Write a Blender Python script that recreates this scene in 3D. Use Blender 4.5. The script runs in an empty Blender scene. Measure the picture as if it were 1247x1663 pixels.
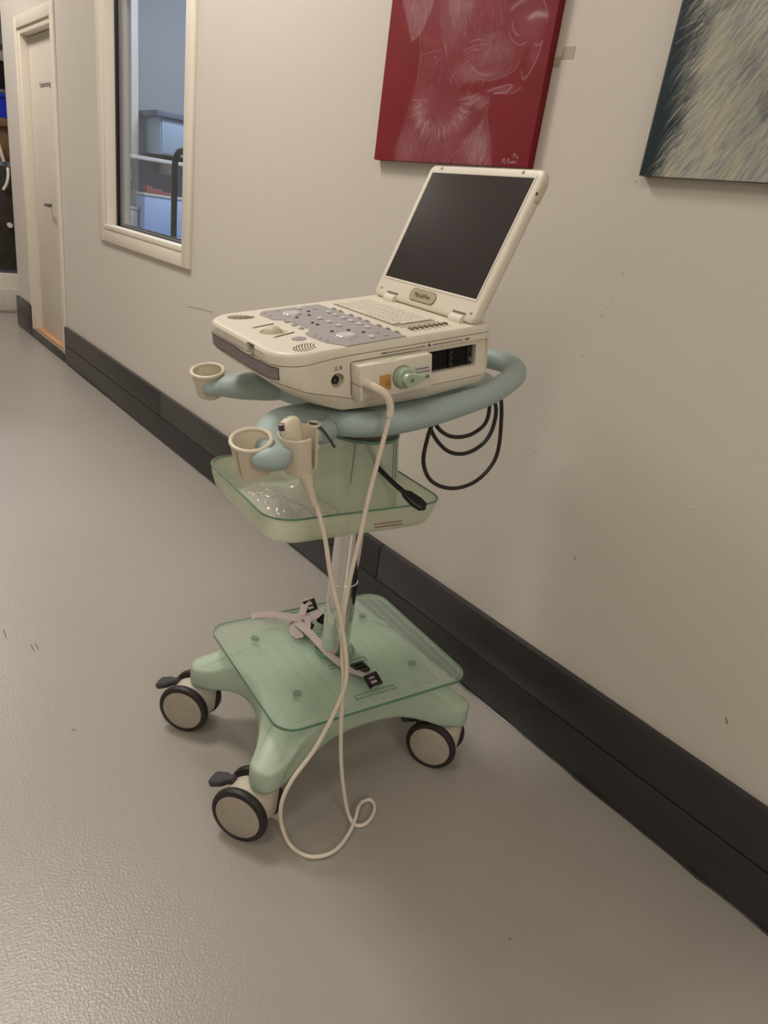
import bpy, bmesh, math, random
import numpy as np
from mathutils import Matrix, Vector

# ------------------------------------------------------------------ camera
SC = bpy.context.scene
COL = SC.collection
CAM_H = 1.21
cam_data = bpy.data.cameras.new('camera')
cam = bpy.data.objects.new('camera', cam_data)
COL.objects.link(cam)
Rm = Matrix(((0.7846113507652783, 0.14041614473533165, -0.6038777480152351),
             (-0.6054971946235831, 0.3829013047640649, -0.6976816882453972),
             (0.1332598047171625, 0.9130552541372526, 0.3854502916578227)))
cam.matrix_world = Matrix.Translation((0, 0, CAM_H)) @ Rm.to_4x4()
cam_data.sensor_fit = 'VERTICAL'
cam_data.sensor_height = 36.0
cam_data.lens = 1138.73 / 1663.0 * 36.0
cam_data.clip_start = 0.02
SC.camera = cam

# ------------------------------------------------------------------ world, lights, exposure
world = bpy.data.worlds.new('world')
SC.world = world
world.use_nodes = True
bg = world.node_tree.nodes['Background']
bg.inputs[0].default_value = (1.0, 0.93, 0.84, 1)
bg.inputs[1].default_value = 0.10

def area(name, loc, sx, sy, power, color, rot=(0, 0, 0)):
    d = bpy.data.lights.new(name, 'AREA')
    d.shape = 'RECTANGLE'; d.size = sx; d.size_y = sy
    d.energy = power; d.color = color
    o = bpy.data.objects.new(name, d); COL.objects.link(o)
    o.location = loc; o.rotation_euler = rot
    return o
WARM = (1.0, 0.945, 0.875)
LAMPS = [(0.22, 2.60, 46.0, .60, .60), (0.25, 5.90, 40.0, .60, .60), (-0.95, 0.30, 9.0, 1.16, .56), (-0.85, -1.2, 8.0, 1.16, .56), (-0.70, -4.4, 78.0, 1.16, 1.16)]  # left and behind-camera entries are unseen fill lamps, added to brighten camera-facing sides
for (lx, ly, lp, sx, sy) in LAMPS:
    area('corridor_and_fill_lamp', (lx, ly, 3.215), sx, sy, lp, WARM)
area('side_room_lamp', (2.7, 4.7, 3.18), 1.2, 0.6, 70.0, (0.74, 0.85, 1.0))
area('store_lamp', (1.2, 8.3, 3.18), 0.56, 0.56, 14.0, WARM)

SC.view_settings.view_transform = 'Standard'
SC.view_settings.look = 'None'
SC.view_settings.gamma = 1.0
SC.view_settings.use_curve_mapping = False
SC.view_settings.exposure = 0.0

random.seed(7)
# ------------------------------------------------------------------ materials
def srgb(r, g, b):
    f = lambda c: ((c / 255.0) / 12.92 if c / 255.0 <= 0.04045 else ((c / 255.0 + 0.055) / 1.055) ** 2.4)
    return (f(r), f(g), f(b), 1.0)
MATS = {}
def mat(name, color, rough=0.5, metal=0.0, var=0.06, vscale=30.0, bump=0.0, bscale=200.0, spec=0.5, detail=3.0, emit=None):
    m = bpy.data.materials.new(name); m.use_nodes = True
    nt = m.node_tree; p = nt.nodes['Principled BSDF']
    p.inputs['Roughness'].default_value = rough
    p.inputs['Metallic'].default_value = metal
    p.inputs['Specular IOR Level'].default_value = spec
    tc = nt.nodes.new('ShaderNodeTexCoord')
    n = nt.nodes.new('ShaderNodeTexNoise'); n.inputs['Scale'].default_value = vscale; n.inputs['Detail'].default_value = detail
    nt.links.new(tc.outputs['Object'], n.inputs['Vector'])
    mr = nt.nodes.new('ShaderNodeMapRange')
    mr.inputs[1].default_value = 0.25; mr.inputs[2].default_value = 0.75
    mr.inputs[3].default_value = 1.0 - var; mr.inputs[4].default_value = 1.0 + var
    nt.links.new(n.outputs['Fac'], mr.inputs[0])
    mx = nt.nodes.new('ShaderNodeVectorMath'); mx.operation = 'SCALE'
    mx.inputs[0].default_value = color[:3]
    nt.links.new(mr.outputs[0], mx.inputs['Scale'])
    nt.links.new(mx.outputs[0], p.inputs['Base Color'])
    if bump:
        b = nt.nodes.new('ShaderNodeTexNoise'); b.inputs['Scale'].default_value = bscale; b.inputs['Detail'].default_value = 2.0
        nt.links.new(tc.outputs['Object'], b.inputs['Vector'])
        bn = nt.nodes.new('ShaderNodeBump'); bn.inputs['Strength'].default_value = bump; bn.inputs['Distance'].default_value = 0.002
        nt.links.new(b.outputs['Fac'], bn.inputs['Height'])
        nt.links.new(bn.outputs[0], p.inputs['Normal'])
    if emit:
        p.inputs['Emission Color'].default_value = emit[0]; p.inputs['Emission Strength'].default_value = emit[1]
    MATS[name] = m
    return m
def clear(name, tint, body, solid=0.4, rough=0.3, gloss=0.5, translucent=0.5):
    """see-through coloured plastic: tinted transparency mixed with a milky body"""
    m = bpy.data.materials.new(name); m.use_nodes = True
    nt = m.node_tree; nt.nodes.clear()
    N = nt.nodes.new; L = nt.links.new
    out = N('ShaderNodeOutputMaterial')
    tr = N('ShaderNodeBsdfTransparent'); tr.inputs[0].default_value = tint
    df = N('ShaderNodeBsdfDiffuse')
    tl = N('ShaderNodeBsdfTranslucent')
    tc = N('ShaderNodeTexCoord'); nz = N('ShaderNodeTexNoise'); nz.inputs['Scale'].default_value = 14.0
    L(tc.outputs['Object'], nz.inputs['Vector'])
    mr = N('ShaderNodeMapRange'); mr.inputs[3].default_value = 0.92; mr.inputs[4].default_value = 1.08
    L(nz.outputs['Fac'], mr.inputs[0])
    vm = N('ShaderNodeVectorMath'); vm.operation = 'SCALE'; vm.inputs[0].default_value = body[:3]
    L(mr.outputs[0], vm.inputs['Scale'])
    L(vm.outputs[0], df.inputs[0]); L(vm.outputs[0], tl.inputs[0])
    m1 = N('ShaderNodeMixShader'); m1.inputs[0].default_value = translucent; L(df.outputs[0], m1.inputs[1]); L(tl.outputs[0], m1.inputs[2])
    m2 = N('ShaderNodeMixShader'); m2.inputs[0].default_value = solid; L(tr.outputs[0], m2.inputs[1]); L(m1.outputs[0], m2.inputs[2])
    gl = N('ShaderNodeBsdfGlossy'); gl.inputs['Roughness'].default_value = rough
    lw = N('ShaderNodeLayerWeight'); lw.inputs[0].default_value = 0.5
    pw5 = N('ShaderNodeMath'); pw5.operation = 'POWER'; pw5.inputs[1].default_value = 5.0; L(lw.outputs['Facing'], pw5.inputs[0])
    mu = N('ShaderNodeMath'); mu.operation = 'MULTIPLY_ADD'; mu.inputs[1].default_value = 0.95 * gloss; mu.inputs[2].default_value = 0.04 * gloss; L(pw5.outputs[0], mu.inputs[0])
    m3 = N('ShaderNodeMixShader'); L(mu.outputs[0], m3.inputs[0]); L(m2.outputs[0], m3.inputs[1]); L(gl.outputs[0], m3.inputs[2])
    L(m3.outputs[0], out.inputs[0])
    MATS[name] = m
    return m

mat('wall_paint', srgb(211, 204, 195), 0.55, var=0.015, vscale=2.0, bump=0.12, bscale=160, spec=0.35)
mat('ceiling_paint', srgb(228, 224, 216), 0.8, var=0.01)
mat('floor_resin', srgb(163, 157, 149), 0.29, var=0.03, vscale=1.6, bump=0.42, bscale=210, spec=0.5)
mat('trim_white', srgb(232, 224, 210), 0.4, var=0.01, vscale=5)
mat('door_white', srgb(214, 206, 194), 0.45, var=0.01, vscale=3)
mat('skirting', srgb(46, 44, 45), 0.36, var=0.10, vscale=9, bump=0.08, bscale=90, spec=0.6)
mat('threshold_wood', srgb(196, 152, 108), 0.5, var=0.12, vscale=22)
mat('gasket', srgb(18, 18, 19), 0.5)
mat('cream', srgb(221, 214, 198), 0.42, var=0.012, vscale=18, bump=0.05, bscale=900)
mat('cream_dark', srgb(198, 190, 168), 0.5, var=0.015)
mat('key_cream', srgb(214, 206, 190), 0.5, var=0.01)
mat('cup_cream', srgb(214, 204, 182), 0.42, var=0.012)
mat('panel_grey', srgb(158, 154, 155), 0.42, var=0.03, vscale=60)
mat('panel_pale', srgb(200, 204, 184), 0.4, var=0.02)
mat('handle_grey', srgb(134, 126, 126), 0.5, var=0.02)
mat('button_pale', srgb(206, 204, 206), 0.25, var=0.02)
mat('dial_silver', srgb(212, 210, 210), 0.25, metal=0.35, var=0.02)
mat('black_plastic', srgb(22, 20, 20), 0.4, var=0.05)
mat('matt_black', srgb(14, 13, 13), 0.6)
mat('screen_glass', srgb(52, 46, 46), 0.22, var=0.03, vscale=8, spec=0.35)
mat('speaker_slot', srgb(120, 112, 94), 0.6)
mat('logo_plate', srgb(176, 165, 138), 0.4, var=0.02)
mat('ink', srgb(70, 62, 58), 0.6)
mat('sage', srgb(170, 187, 167), 0.42, var=0.02, vscale=20, bump=0.04, bscale=900)
mat('knob_green', srgb(162, 184, 156), 0.3, var=0.015)
mat('blue_grey', srgb(160, 177, 176), 0.48, var=0.025, vscale=14, bump=0.04, bscale=900)
mat('tyre', srgb(38, 34, 33), 0.5, var=0.08)
mat('hub', srgb(196, 187, 172), 0.5, var=0.04, vscale=40)
mat('hub_cap', srgb(168, 158, 144), 0.5, var=0.05, vscale=60)
mat('scratch', srgb(128, 116, 104), 0.7)
mat('key_gap', srgb(150, 140, 120), 0.6)
mat('pedal', srgb(60, 57, 62), 0.5, var=0.06)
mat('chrome', srgb(226, 224, 222), 0.06, metal=1.0, var=0.01)
mat('disc_grey', srgb(92, 84, 80), 0.5)
mat('cable_cream', srgb(224, 212, 196), 0.45, var=0.02)
mat('cable_black', srgb(38, 34, 30), 0.45, var=0.04)
mat('strap', srgb(172, 158, 154), 0.85, var=0.10, vscale=260)
mat('sticker_white', srgb(212, 208, 210), 0.5)
mat('sticker_amber', srgb(196, 146, 76), 0.5)
mat('tape', srgb(178, 166, 148), 0.5)
mat('red_mark', srgb(150, 96, 84), 0.5)
mat('lens_dark', srgb(66, 54, 58), 0.35)
mat('edge_green', srgb(94, 136, 110), 0.25, var=0.03)

clear('acrylic', (0.972, 0.992, 0.978, 1), srgb(220, 234, 220), solid=0.26, rough=0.18, gloss=0.8)
clear('frosted', (0.975, 0.990, 0.965, 1), srgb(236, 240, 222), solid=0.50, rough=0.3, gloss=0.5)
clear('cone_clear', (0.975, 0.990, 0.972, 1), srgb(234, 240, 226), solid=0.40, rough=0.25, gloss=0.6)
clear('rib_green', (0.93, 0.98, 0.95, 1), srgb(214, 230, 214), solid=0.5, rough=0.15, gloss=0.8)
clear('bag', (0.98, 0.98, 0.97, 1), srgb(244, 242, 236), solid=0.72, rough=0.12, gloss=1.0)
clear('pane', (0.93, 0.95, 0.97, 1), srgb(200, 205, 210), solid=0.02, rough=0.02, gloss=1.0)
mat('lamp_frame', srgb(230, 228, 224), 0.4)
mat('lamp_panel', srgb(240, 236, 228), 0.5, emit=((1.0, 0.9, 0.76, 1), 3.0))

# ------------------------------------------------------------------ mesh helpers
def link(o, parent=None):
    COL.objects.link(o)
    if parent is not None:
        o.parent = parent
    return o
def mk(name, V, F, m, parent=None, smooth=True, ang=32, kind=None, label=None):
    me = bpy.data.meshes.new(name)
    me.from_pydata([tuple(v) for v in V], [], [tuple(f) for f in F])
    bm = bmesh.new(); bm.from_mesh(me); bmesh.ops.recalc_face_normals(bm, faces=bm.faces); bm.to_mesh(me); bm.free()
    if smooth:
        me.polygons.foreach_set('use_smooth', [True] * len(me.polygons))
        me.set_sharp_from_angle(angle=math.radians(ang))
    me.materials.append(MATS[m] if isinstance(m, str) else m)
    o = bpy.data.objects.new(name, me)
    link(o, parent)
    if kind: o['kind'] = kind
    if label: o['label'] = label
    return o
def thing(name, label, cat, loc=(0, 0, 0), rot=(0, 0, 0), group=None):
    o = bpy.data.objects.new(name, None); o.empty_display_size = 0.05
    link(o); o.location = loc; o.rotation_euler = rot
    o['label'] = label; o['category'] = cat
    if group: o['group'] = group
    return o
def tag(o, label, cat, group=None):
    o['label'] = label; o['category'] = cat
    if group: o['group'] = group
    return o
def struct(o):
    o['kind'] = 'structure'
    return o
class G:
    """collects geometry for one mesh"""
    def __init__(s): s.V = []; s.F = []
    def add(s, V, F):
        b = len(s.V); s.V += [tuple(v) for v in V]; s.F += [tuple(i + b for i in f) for f in F]; return s
    def box(s, x0, x1, y0, y1, z0, z1, bev=0.0):
        V, F = box(x0, x1, y0, y1, z0, z1, bev); return s.add(V, F)
    def xf(s, M):
        s.V = [tuple(M @ Vector(v)) for v in s.V]; return s
    def mk(s, name, m, parent=None, **k): return mk(name, s.V, s.F, m, parent, **k)
def box(x0, x1, y0, y1, z0, z1, bev=0.0):
    if bev <= 0:
        V = [(x0, y0, z0), (x1, y0, z0), (x1, y1, z0), (x0, y1, z0), (x0, y0, z1), (x1, y0, z1), (x1, y1, z1), (x0, y1, z1)]
        return V, [(0, 3, 2, 1), (4, 5, 6, 7), (0, 1, 5, 4), (1, 2, 6, 5), (2, 3, 7, 6), (3, 0, 4, 7)]
    bm = bmesh.new()
    vs = [bm.verts.new(p) for p in box(x0, x1, y0, y1, z0, z1)[0]]
    for f in box(x0, x1, y0, y1, z0, z1)[1]: bm.faces.new([vs[i] for i in f])
    bmesh.ops.bevel(bm, geom=list(bm.edges), offset=bev, segments=2, profile=0.5, affect='EDGES')
    bm.verts.index_update()
    V = [tuple(v.co) for v in bm.verts]; F = [tuple(v.index for v in f.verts) for f in bm.faces]
    bm.free()
    return V, F
def loft(rings, cap0=True, cap1=True, closed=True):
    n = len(rings[0]); V = [p for r in rings for p in r]; F = []
    for i in range(len(rings) - 1):
        for j in range(n if closed else n - 1):
            k = (j + 1) % n
            F.append((i * n + j, i * n + k, (i + 1) * n + k, (i + 1) * n + j))
    if cap0: F.append(tuple(range(n)))
    if cap1: F.append(tuple(reversed(range((len(rings) - 1) * n, len(rings) * n))))
    return V, F
def circle(cx, cy, z, r, n=32, ry=None, a0=0.0):
    ry = r if ry is None else ry
    return [(cx + r * math.cos(a0 + 2 * math.pi * i / n), cy + ry * math.sin(a0 + 2 * math.pi * i / n), z) for i in range(n)]
def lathe(prof, cx=0, cy=0, n=40, cap0=True, cap1=True):
    return loft([circle(cx, cy, z, max(r, 1e-4), n) for r, z in prof], cap0, cap1)
def rrect(x0, x1, y0, y1, r, n=8, m=1):
    """rounded rectangle outline, ccw from corner (x0,y0); r may be 4 radii (x0y0,x1y0,x1y1,x0y1)"""
    rs = r if isinstance(r, (tuple, list)) else (r,) * 4
    cs = [(x0 + rs[0], y0 + rs[0], math.pi, rs[0]), (x1 - rs[1], y0 + rs[1], 1.5 * math.pi, rs[1]), (x1 - rs[2], y1 - rs[2], 0, rs[2]), (x0 + rs[3], y1 - rs[3], .5 * math.pi, rs[3])]
    P = []
    for cx, cy, a, q in cs:
        arc = [(cx + q * math.cos(a + .5 * math.pi * i / n), cy + q * math.sin(a + .5 * math.pi * i / n)) for i in range(n + 1)]
        if P and m > 1:
            p0 = P[-1]; p1 = arc[0]
            for k in range(1, m): P.append((p0[0] + (p1[0] - p0[0]) * k / m, p0[1] + (p1[1] - p0[1]) * k / m))
        P += arc
    if m > 1:
        p0 = P[-1]; p1 = P[0]
        for k in range(1, m): P.append((p0[0] + (p1[0] - p0[0]) * k / m, p0[1] + (p1[1] - p0[1]) * k / m))
    return P
def prism(outline, z0, z1, bev=0.0):
    if bev <= 0:
        return loft([[(x, y, z0) for x, y in outline], [(x, y, z1) for x, y in outline]])
    cx = sum(p[0] for p in outline) / len(outline); cy = sum(p[1] for p in outline) / len(outline)
    def ins(d):
        o = []
        n = len(outline)
        for i in range(n):
            a = Vector(outline[i - 1]); b = Vector(outline[i]); c = Vector(outline[(i + 1) % n])
            t = (c - a); t = t.normalized() if t.length > 1e-9 else Vector((1, 0))
            nn = Vector((-t.y, t.x))
            o.append((b.x + nn.x * d, b.y + nn.y * d))
        return o
    area2 = sum(outline[i - 1][0] * outline[i][1] - outline[i][0] * outline[i - 1][1] for i in range(len(outline)))
    s = 1 if area2 > 0 else -1
    I = ins(s * bev)
    return loft([[(x, y, z0) for x, y in I], [(x, y, z0 + bev) for x, y in outline], [(x, y, z1 - bev) for x, y in outline], [(x, y, z1) for x, y in I]])
def catmull(P, step=8, closed=False):
    P = [Vector(p) for p in P]; n = len(P); out = []
    for i in range(n if closed else n - 1):
        p1 = P[i]; p2 = P[(i + 1) % n]
        p0 = P[i - 1] if (i > 0 or closed) else p1 * 2 - p2
        p3 = P[(i + 2) % n] if (i + 2 < n or closed) else p2 * 2 - p1
        # centripetal-ish: plain catmull with distance-scaled tangents
        d1 = max((p1 - p0).length, 1e-6) ** .5; d2 = max((p2 - p1).length, 1e-6) ** .5; d3 = max((p3 - p2).length, 1e-6) ** .5
        m1 = (p2 - p1 + d2 * ((p1 - p0) / d1 - (p2 - p0) / (d1 + d2)))
        m2 = (p2 - p1 + d2 * ((p3 - p2) / d3 - (p3 - p1) / (d2 + d3)))
        for k in range(step):
            t = k / step
            out.append((2 * t ** 3 - 3 * t ** 2 + 1) * p1 + (t ** 3 - 2 * t ** 2 + t) * m1 + (-2 * t ** 3 + 3 * t ** 2) * p2 + (t ** 3 - t ** 2) * m2)
    if not closed: out.append(P[-1])
    return out
def tube(P, r, n=12, closed=False, flat=1.0, up=None, caps=True):
    """sweep a circle (r scalar or per-point list) along points, with parallel transport; flat scales the 'up' direction"""
    P = [Vector(p) for p in P]; m = len(P)
    R = r if isinstance(r, (list, tuple)) else [r] * m
    T = []
    for i in range(m):
        a = P[i - 1] if (i > 0 or closed) else P[i]; b = P[(i + 1) % m] if (i < m - 1 or closed) else P[i]
        T.append((b - a).normalized())
    if up is None:
        nrm = T[0].orthogonal().normalized()
        frames = []
        for i in range(m):
            nrm = (nrm - T[i] * nrm.dot(T[i])).normalized()
            frames.append((nrm, T[i].cross(nrm)))
    else:
        up = Vector(up); frames = []
        for i in range(m):
            s = T[i].cross(up).normalized(); frames.append((s, s.cross(T[i])))
    rings = []
    for i in range(m):
        a, b = frames[i]
        rings.append([tuple(P[i] + a * (R[i] * math.cos(2 * math.pi * k / n)) + b * (R[i] * flat * math.sin(2 * math.pi * k / n))) for k in range(n)])
    if closed:
        rings.append(rings[0]); return loft(rings, False, False)
    return loft(rings, caps, caps)
def ribbon(P, w, t, side):
    """flat webbing strip: width w along 'side' vectors, thickness t"""
    P = [Vector(p) for p in P]; m = len(P); rings = []
    for i in range(m):
        T = (P[min(i + 1, m - 1)] - P[max(i - 1, 0)]).normalized()
        s = Vector(side[i] if isinstance(side, list) else side); s = (s - T * s.dot(T)).normalized(); nn = T.cross(s).normalized()
        rings.append([tuple(P[i] + s * (w / 2) + nn * (t / 2)), tuple(P[i] - s * (w / 2) + nn * (t / 2)), tuple(P[i] - s * (w / 2) - nn * (t / 2)), tuple(P[i] + s * (w / 2) - nn * (t / 2))])
    return loft(rings)
def interp(tab, x):
    if x <= tab[0][0]: return tab[0][1]
    for (a, b), (c, d) in zip(tab, tab[1:]):
        if x <= c: return b + (d - b) * (x - a) / (c - a)
    return tab[-1][1]
def cut(o, cutters):
    """subtract helper solids (V,F) from o's mesh"""
    tmp = []
    for V, F in cutters:
        c = mk('cutter', V, F, 'matt_black', smooth=False); c.parent = o.parent
        c.matrix_parent_inverse = o.matrix_parent_inverse.copy(); c.location = o.location; c.rotation_euler = o.rotation_euler
        md = o.modifiers.new('cut', 'BOOLEAN'); md.operation = 'DIFFERENCE'; md.object = c; md.solver = 'EXACT'
        tmp.append(c)
    bpy.context.view_layer.update()
    dg = bpy.context.evaluated_depsgraph_get()
    me = bpy.data.meshes.new_from_object(o.evaluated_get(dg))
    old = o.data; o.modifiers.clear(); o.data = me
    me.name = old.name
    while len(me.materials) > 1: me.materials.pop()
    me.polygons.foreach_set('material_index', [0] * len(me.polygons))
    me.polygons.foreach_set('use_smooth', [True] * len(me.polygons)); me.set_sharp_from_angle(angle=math.radians(30))
    for c in tmp: bpy.data.objects.remove(c)
    return o
def text_geo(s, size, depth=0.0004):
    cu = bpy.data.curves.new('lettering', 'FONT'); cu.body = s; cu.size = size; cu.extrude = depth
    cu.align_x = 'CENTER'; cu.align_y = 'CENTER'; cu.resolution_u = 2
    o = bpy.data.objects.new('lettering', cu); COL.objects.link(o)
    bpy.context.view_layer.update()
    me = bpy.data.meshes.new_from_object(o.evaluated_get(bpy.context.evaluated_depsgraph_get()))
    V = [tuple(v.co) for v in me.vertices]; F = [tuple(p.vertices) for p in me.polygons]
    bpy.data.objects.remove(o); bpy.data.curves.remove(cu); bpy.data.meshes.remove(me)
    return V, F
def frame_xf(V, origin, ex, ey, ez):
    o = Vector(origin); ex = Vector(ex); ey = Vector(ey); ez = Vector(ez)
    return [tuple(o + ex * v[0] + ey * v[1] + ez * v[2]) for v in V]
def copy_tree(o, parent=None):
    c = o.copy(); COL.objects.link(c); c.parent = parent
    for ch in list(o.children): copy_tree(ch, c)
    return c

# small marks on floor (x, y) and wall (y, z), in metres
FLOORMARKS = [((0.306, 1.907), (0.304, 1.86)), ((0.352, 1.80), (0.353, 1.764)), ((0.364, 1.801), (0.364, 1.764)), ((0.351, 1.412), (0.357, 1.402)), ((0.506, 2.324), (0.512, 2.317)), ((0.869, 0.472), (0.8695, 0.467))]
WALLMARKS = [([(3.115, .716), (2.997, .728), (2.854, .738)], .0022), ([(.415, .370), (.408, .358)], .003), ([(.852, .528), (.847, .523)], .003), ([(1.684, 1.121), (1.680, 1.115)], .003)]
# ================================================================== the setting
XW = 1.351          # face of the right wall
WT = 0.13           # its thickness
YE = 6.40           # far end of that wall
WY0, WY1, WZ0, WZ1 = 3.140, 4.215, 0.955, 2.12      # window opening
DY0, DY1, DZ1 = 5.125, 5.935, 2.02                  # door opening

floor = struct(mk('floor', *box(-2.2, 5.2, -8.2, 10.2, -0.06, 0.0), 'floor_resin'))
g = G()
for (x0, y0), (x1, y1) in FLOORMARKS:
    d = math.hypot(x1 - x0, y1 - y0); nx, ny = -(y1 - y0) / d * .0012, (x1 - x0) / d * .0012
    g.add(*loft([[(x0 + nx, y0 + ny, z), (x0 - nx, y0 - ny, z), (x1 - nx, y1 - ny, z), (x1 + nx, y1 + ny, z)] for z in (-.0002, .0004)]))
g.mk('scuffs', 'disc_grey', floor, kind='stuff', smooth=False)
struct(mk('ceiling', *box(-2.2, 5.2, -8.2, 10.2, 3.26, 3.34), 'ceiling_paint'))
g = G()
g.box(XW, XW + WT, -8.2, WY0, 0, 3.26)
g.box(XW, XW + WT, WY0, WY1, 0, WZ0); g.box(XW, XW + WT, WY0, WY1, WZ1, 3.26)
g.box(XW, XW + WT, WY1, DY0, 0, 3.26)
g.box(XW, XW + WT, DY0, DY1, DZ1, 3.26); g.box(XW, XW + WT, DY0, DY1, 0, 0.055)
g.box(XW, XW + WT, DY1, YE, 0, 3.26)
wall_right = struct(g.mk('wall_right', 'wall_paint', smooth=False))
struct(mk('wall_left', *box(-2.2, -2.1, -8.2, 10.2, 0, 3.26), 'wall_paint'))
struct(mk('wall_back', *box(-2.1, XW, -8.2, -8.1, 0, 3.26), 'wall_paint'))
struct(mk('wall_far', *box(-2.1, 5.2, 10.1, 10.2, 0, 3.26), 'wall_paint'))

bl = bpy.data.objects.new('added_reflection_baseboard', None); link(bl); bl.location = (-2.1, 0, 0); struct(bl)  # unseen dark skirting, added to give the chrome column dark reflections
for z0, z1 in ((.002, .1225), (.1255, .2465)):
    for y0, y1 in ((-8.1, -.2), (.75, 10.1)): mk('plank', *box(0, .02, y0, y1, z0, z1, .002), 'skirting', bl)
d3 = bpy.data.objects.new('added_reflection_door', None); link(d3); d3.location = (-2.1, 0, 0); struct(d3)  # dark door added out of view for contrast in the chrome's reflections
mk('door_leaf', *box(0, .04, -.15, .70, .01, 2.05, .003), 'skirting', d3)
for y in (-.2, .70): mk('door_frame', *box(0, .05, y, y + .05, 0, 2.10, .003), 'trim_white', d3)
mk('door_frame', *box(0, .05, -.15, .70, 2.05, 2.10, .003), 'trim_white', d3)
mk('handle', *tube([(.04, .62, 1.0), (.09, .62, 1.0), (.09, .50, 1.0)], .009, 10), 'chrome', d3)

# small dents and chips in the paint of the right wall (shallow filler blobs)
def chip(y, z, a, b, rot=0.0):
    n = 7
    c = [(a * math.cos(2 * math.pi * i / n), b * math.sin(2 * math.pi * i / n)) for i in range(n)]
    c = [(p * math.cos(rot) - q * math.sin(rot), p * math.sin(rot) + q * math.cos(rot)) for p, q in c]
    return loft([[(XW + 0.0005, y + p, z + q) for p, q in c], [(XW - 0.0012, y + p * .55, z + q * .55) for p, q in c]])
chips = G(); rc = random.Random(3)
for t in np.linspace(0, 1, 26):       # a filled crack running down the wall
    if rc.random() < 0.75:
        y = 0.905 + (1.07 - 0.905) * t + rc.uniform(-.004, .004); z = 1.19 + (0.62 - 1.19) * t + rc.uniform(-.004, .004)
        chips.add(*chip(y, z, rc.uniform(.0012, .0026), rc.uniform(.004, .009), rc.uniform(-.4, .4)))
for _ in range(34):
    chips.add(*chip(rc.uniform(.35, 3.0), rc.uniform(.3, 1.7), rc.uniform(.001, .0025), rc.uniform(.002, .006), rc.uniform(0, 3)))
chips.mk('paint_chips', 'wall_paint', wall_right, kind='stuff')

FLOORMARK = None
def wmark(P, w):
    V = []; F = []
    g = G()
    for (y0, z0), (y1, z1) in zip(P, P[1:]):
        d = math.hypot(y1 - y0, z1 - z0); ny, nz = -(z1 - z0) / d * w / 2, (y1 - y0) / d * w / 2
        q = [(y0 + ny, z0 + nz), (y0 - ny, z0 - nz), (y1 - ny, z1 - nz), (y1 + ny, z1 + nz)]
        g.add(*loft([[(XW + .0002, a, b) for a, b in q], [(XW - .0004, a, b) for a, b in q]]))
    return g
sc = G()
for P, w in WALLMARKS: k = wmark(P, w); sc.add(k.V, k.F)
sc.mk('scratches', 'scratch', wall_right, kind='stuff', smooth=False)
# two courses of skirting planks
bb = bpy.data.objects.new('baseboard_right', None); link(bb); bb.location = (XW, 0, 0); struct(bb)
def plank(y0, y1, z0, z1, d=0.0):
    return mk('plank', *box(-0.0205 - d, -0.0005, y0, y1, z0, z1, 0.0022), 'skirting', bb)
for y0, y1 in ((-8.1, 0.02), (0.024, 1.528), (1.531, 3.37), (3.373, 5.055)): plank(y0, y1, 0.1255, 0.2465)
for y0, y1 in ((-8.1, -0.55), (-0.546, 2.62), (2.623, 5.055)): plank(y0, y1, 0.002, 0.1225, 0.0006)
plank(5.945, 6.40, 0.1255, 0.232); plank(5.945, 6.40, 0.002, 0.1225, 0.0006)
plank(5.06, 5.94, 0.002, 0.055, 0.0006)
# ragged sealant line along the foot of the planks
pts = []; ra = random.Random(5); y = -0.4
while y < 5.0:
    pts.append((y, 0.0215 + 0.0045 * ra.random() ** 2)); y += 0.03 + 0.04 * ra.random()
V = []; F = []
for i, (y, d) in enumerate(pts):
    V += [(-0.0195, y, 0.004), (-d - .001, y, 0.0012), (-d - .001, y, 0.0), (-0.0195, y, 0.0)]
for i in range(len(pts) - 1):
    for k in range(4): F.append((4 * i + k, 4 * i + (k + 1) % 4, 4 * i + 4 + (k + 1) % 4, 4 * i + 4 + k))
mk('sealant', V, F, 'skirting', bb, kind='stuff')

# ---- window
win = bpy.data.objects.new('window_1', None); link(win); win.location = (XW, 0, 0); struct(win)
def wpart(name, m, x0, x1, y0, y1, z0, z1, b=0.002): return mk(name, *box(x0, x1, y0, y1, z0, z1, b), m, win)
wpart('casing', 'trim_white', -0.016, 0.0, 3.079, 3.155, 0.881, 2.20)
wpart('casing', 'trim_white', -0.016, 0.0, 4.205, 4.290, 0.881, 2.20)
wpart('casing', 'trim_white', -0.016, 0.0, 3.155, 4.205, 0.881, 0.945)
wpart('casing', 'trim_white', -0.016, 0.0, 3.155, 4.205, 2.12, 2.20)
wpart('sill', 'trim_white', -0.020, 0.05, 3.160, 4.200, 0.945, 0.968, 0.003)
wpart('jamb', 'trim_white', -0.010, 0.12, 4.170, 4.205, 0.955, 2.12)
wpart('jamb', 'trim_white', -0.010, 0.12, 3.155, 3.175, 0.955, 2.12)
wpart('glazing_bead', 'gasket', 0.040, 0.058, 4.150, 4.170, 0.968, 2.12)
wpart('glazing_bead', 'gasket', 0.036, 0.058, 3.175, 4.150, 0.960, 0.972)
wpart('spacer_bar', 'disc_grey', 0.058, 0.070, 4.148, 4.170, 0.968, 2.12)
wpart('spacer_bar', 'disc_grey', 0.058, 0.070, 3.175, 4.150, 0.965, 0.985)
wpart('pane', 'pane', 0.048, 0.052, 3.172, 4.172, 0.965, 2.12, 0)

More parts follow.
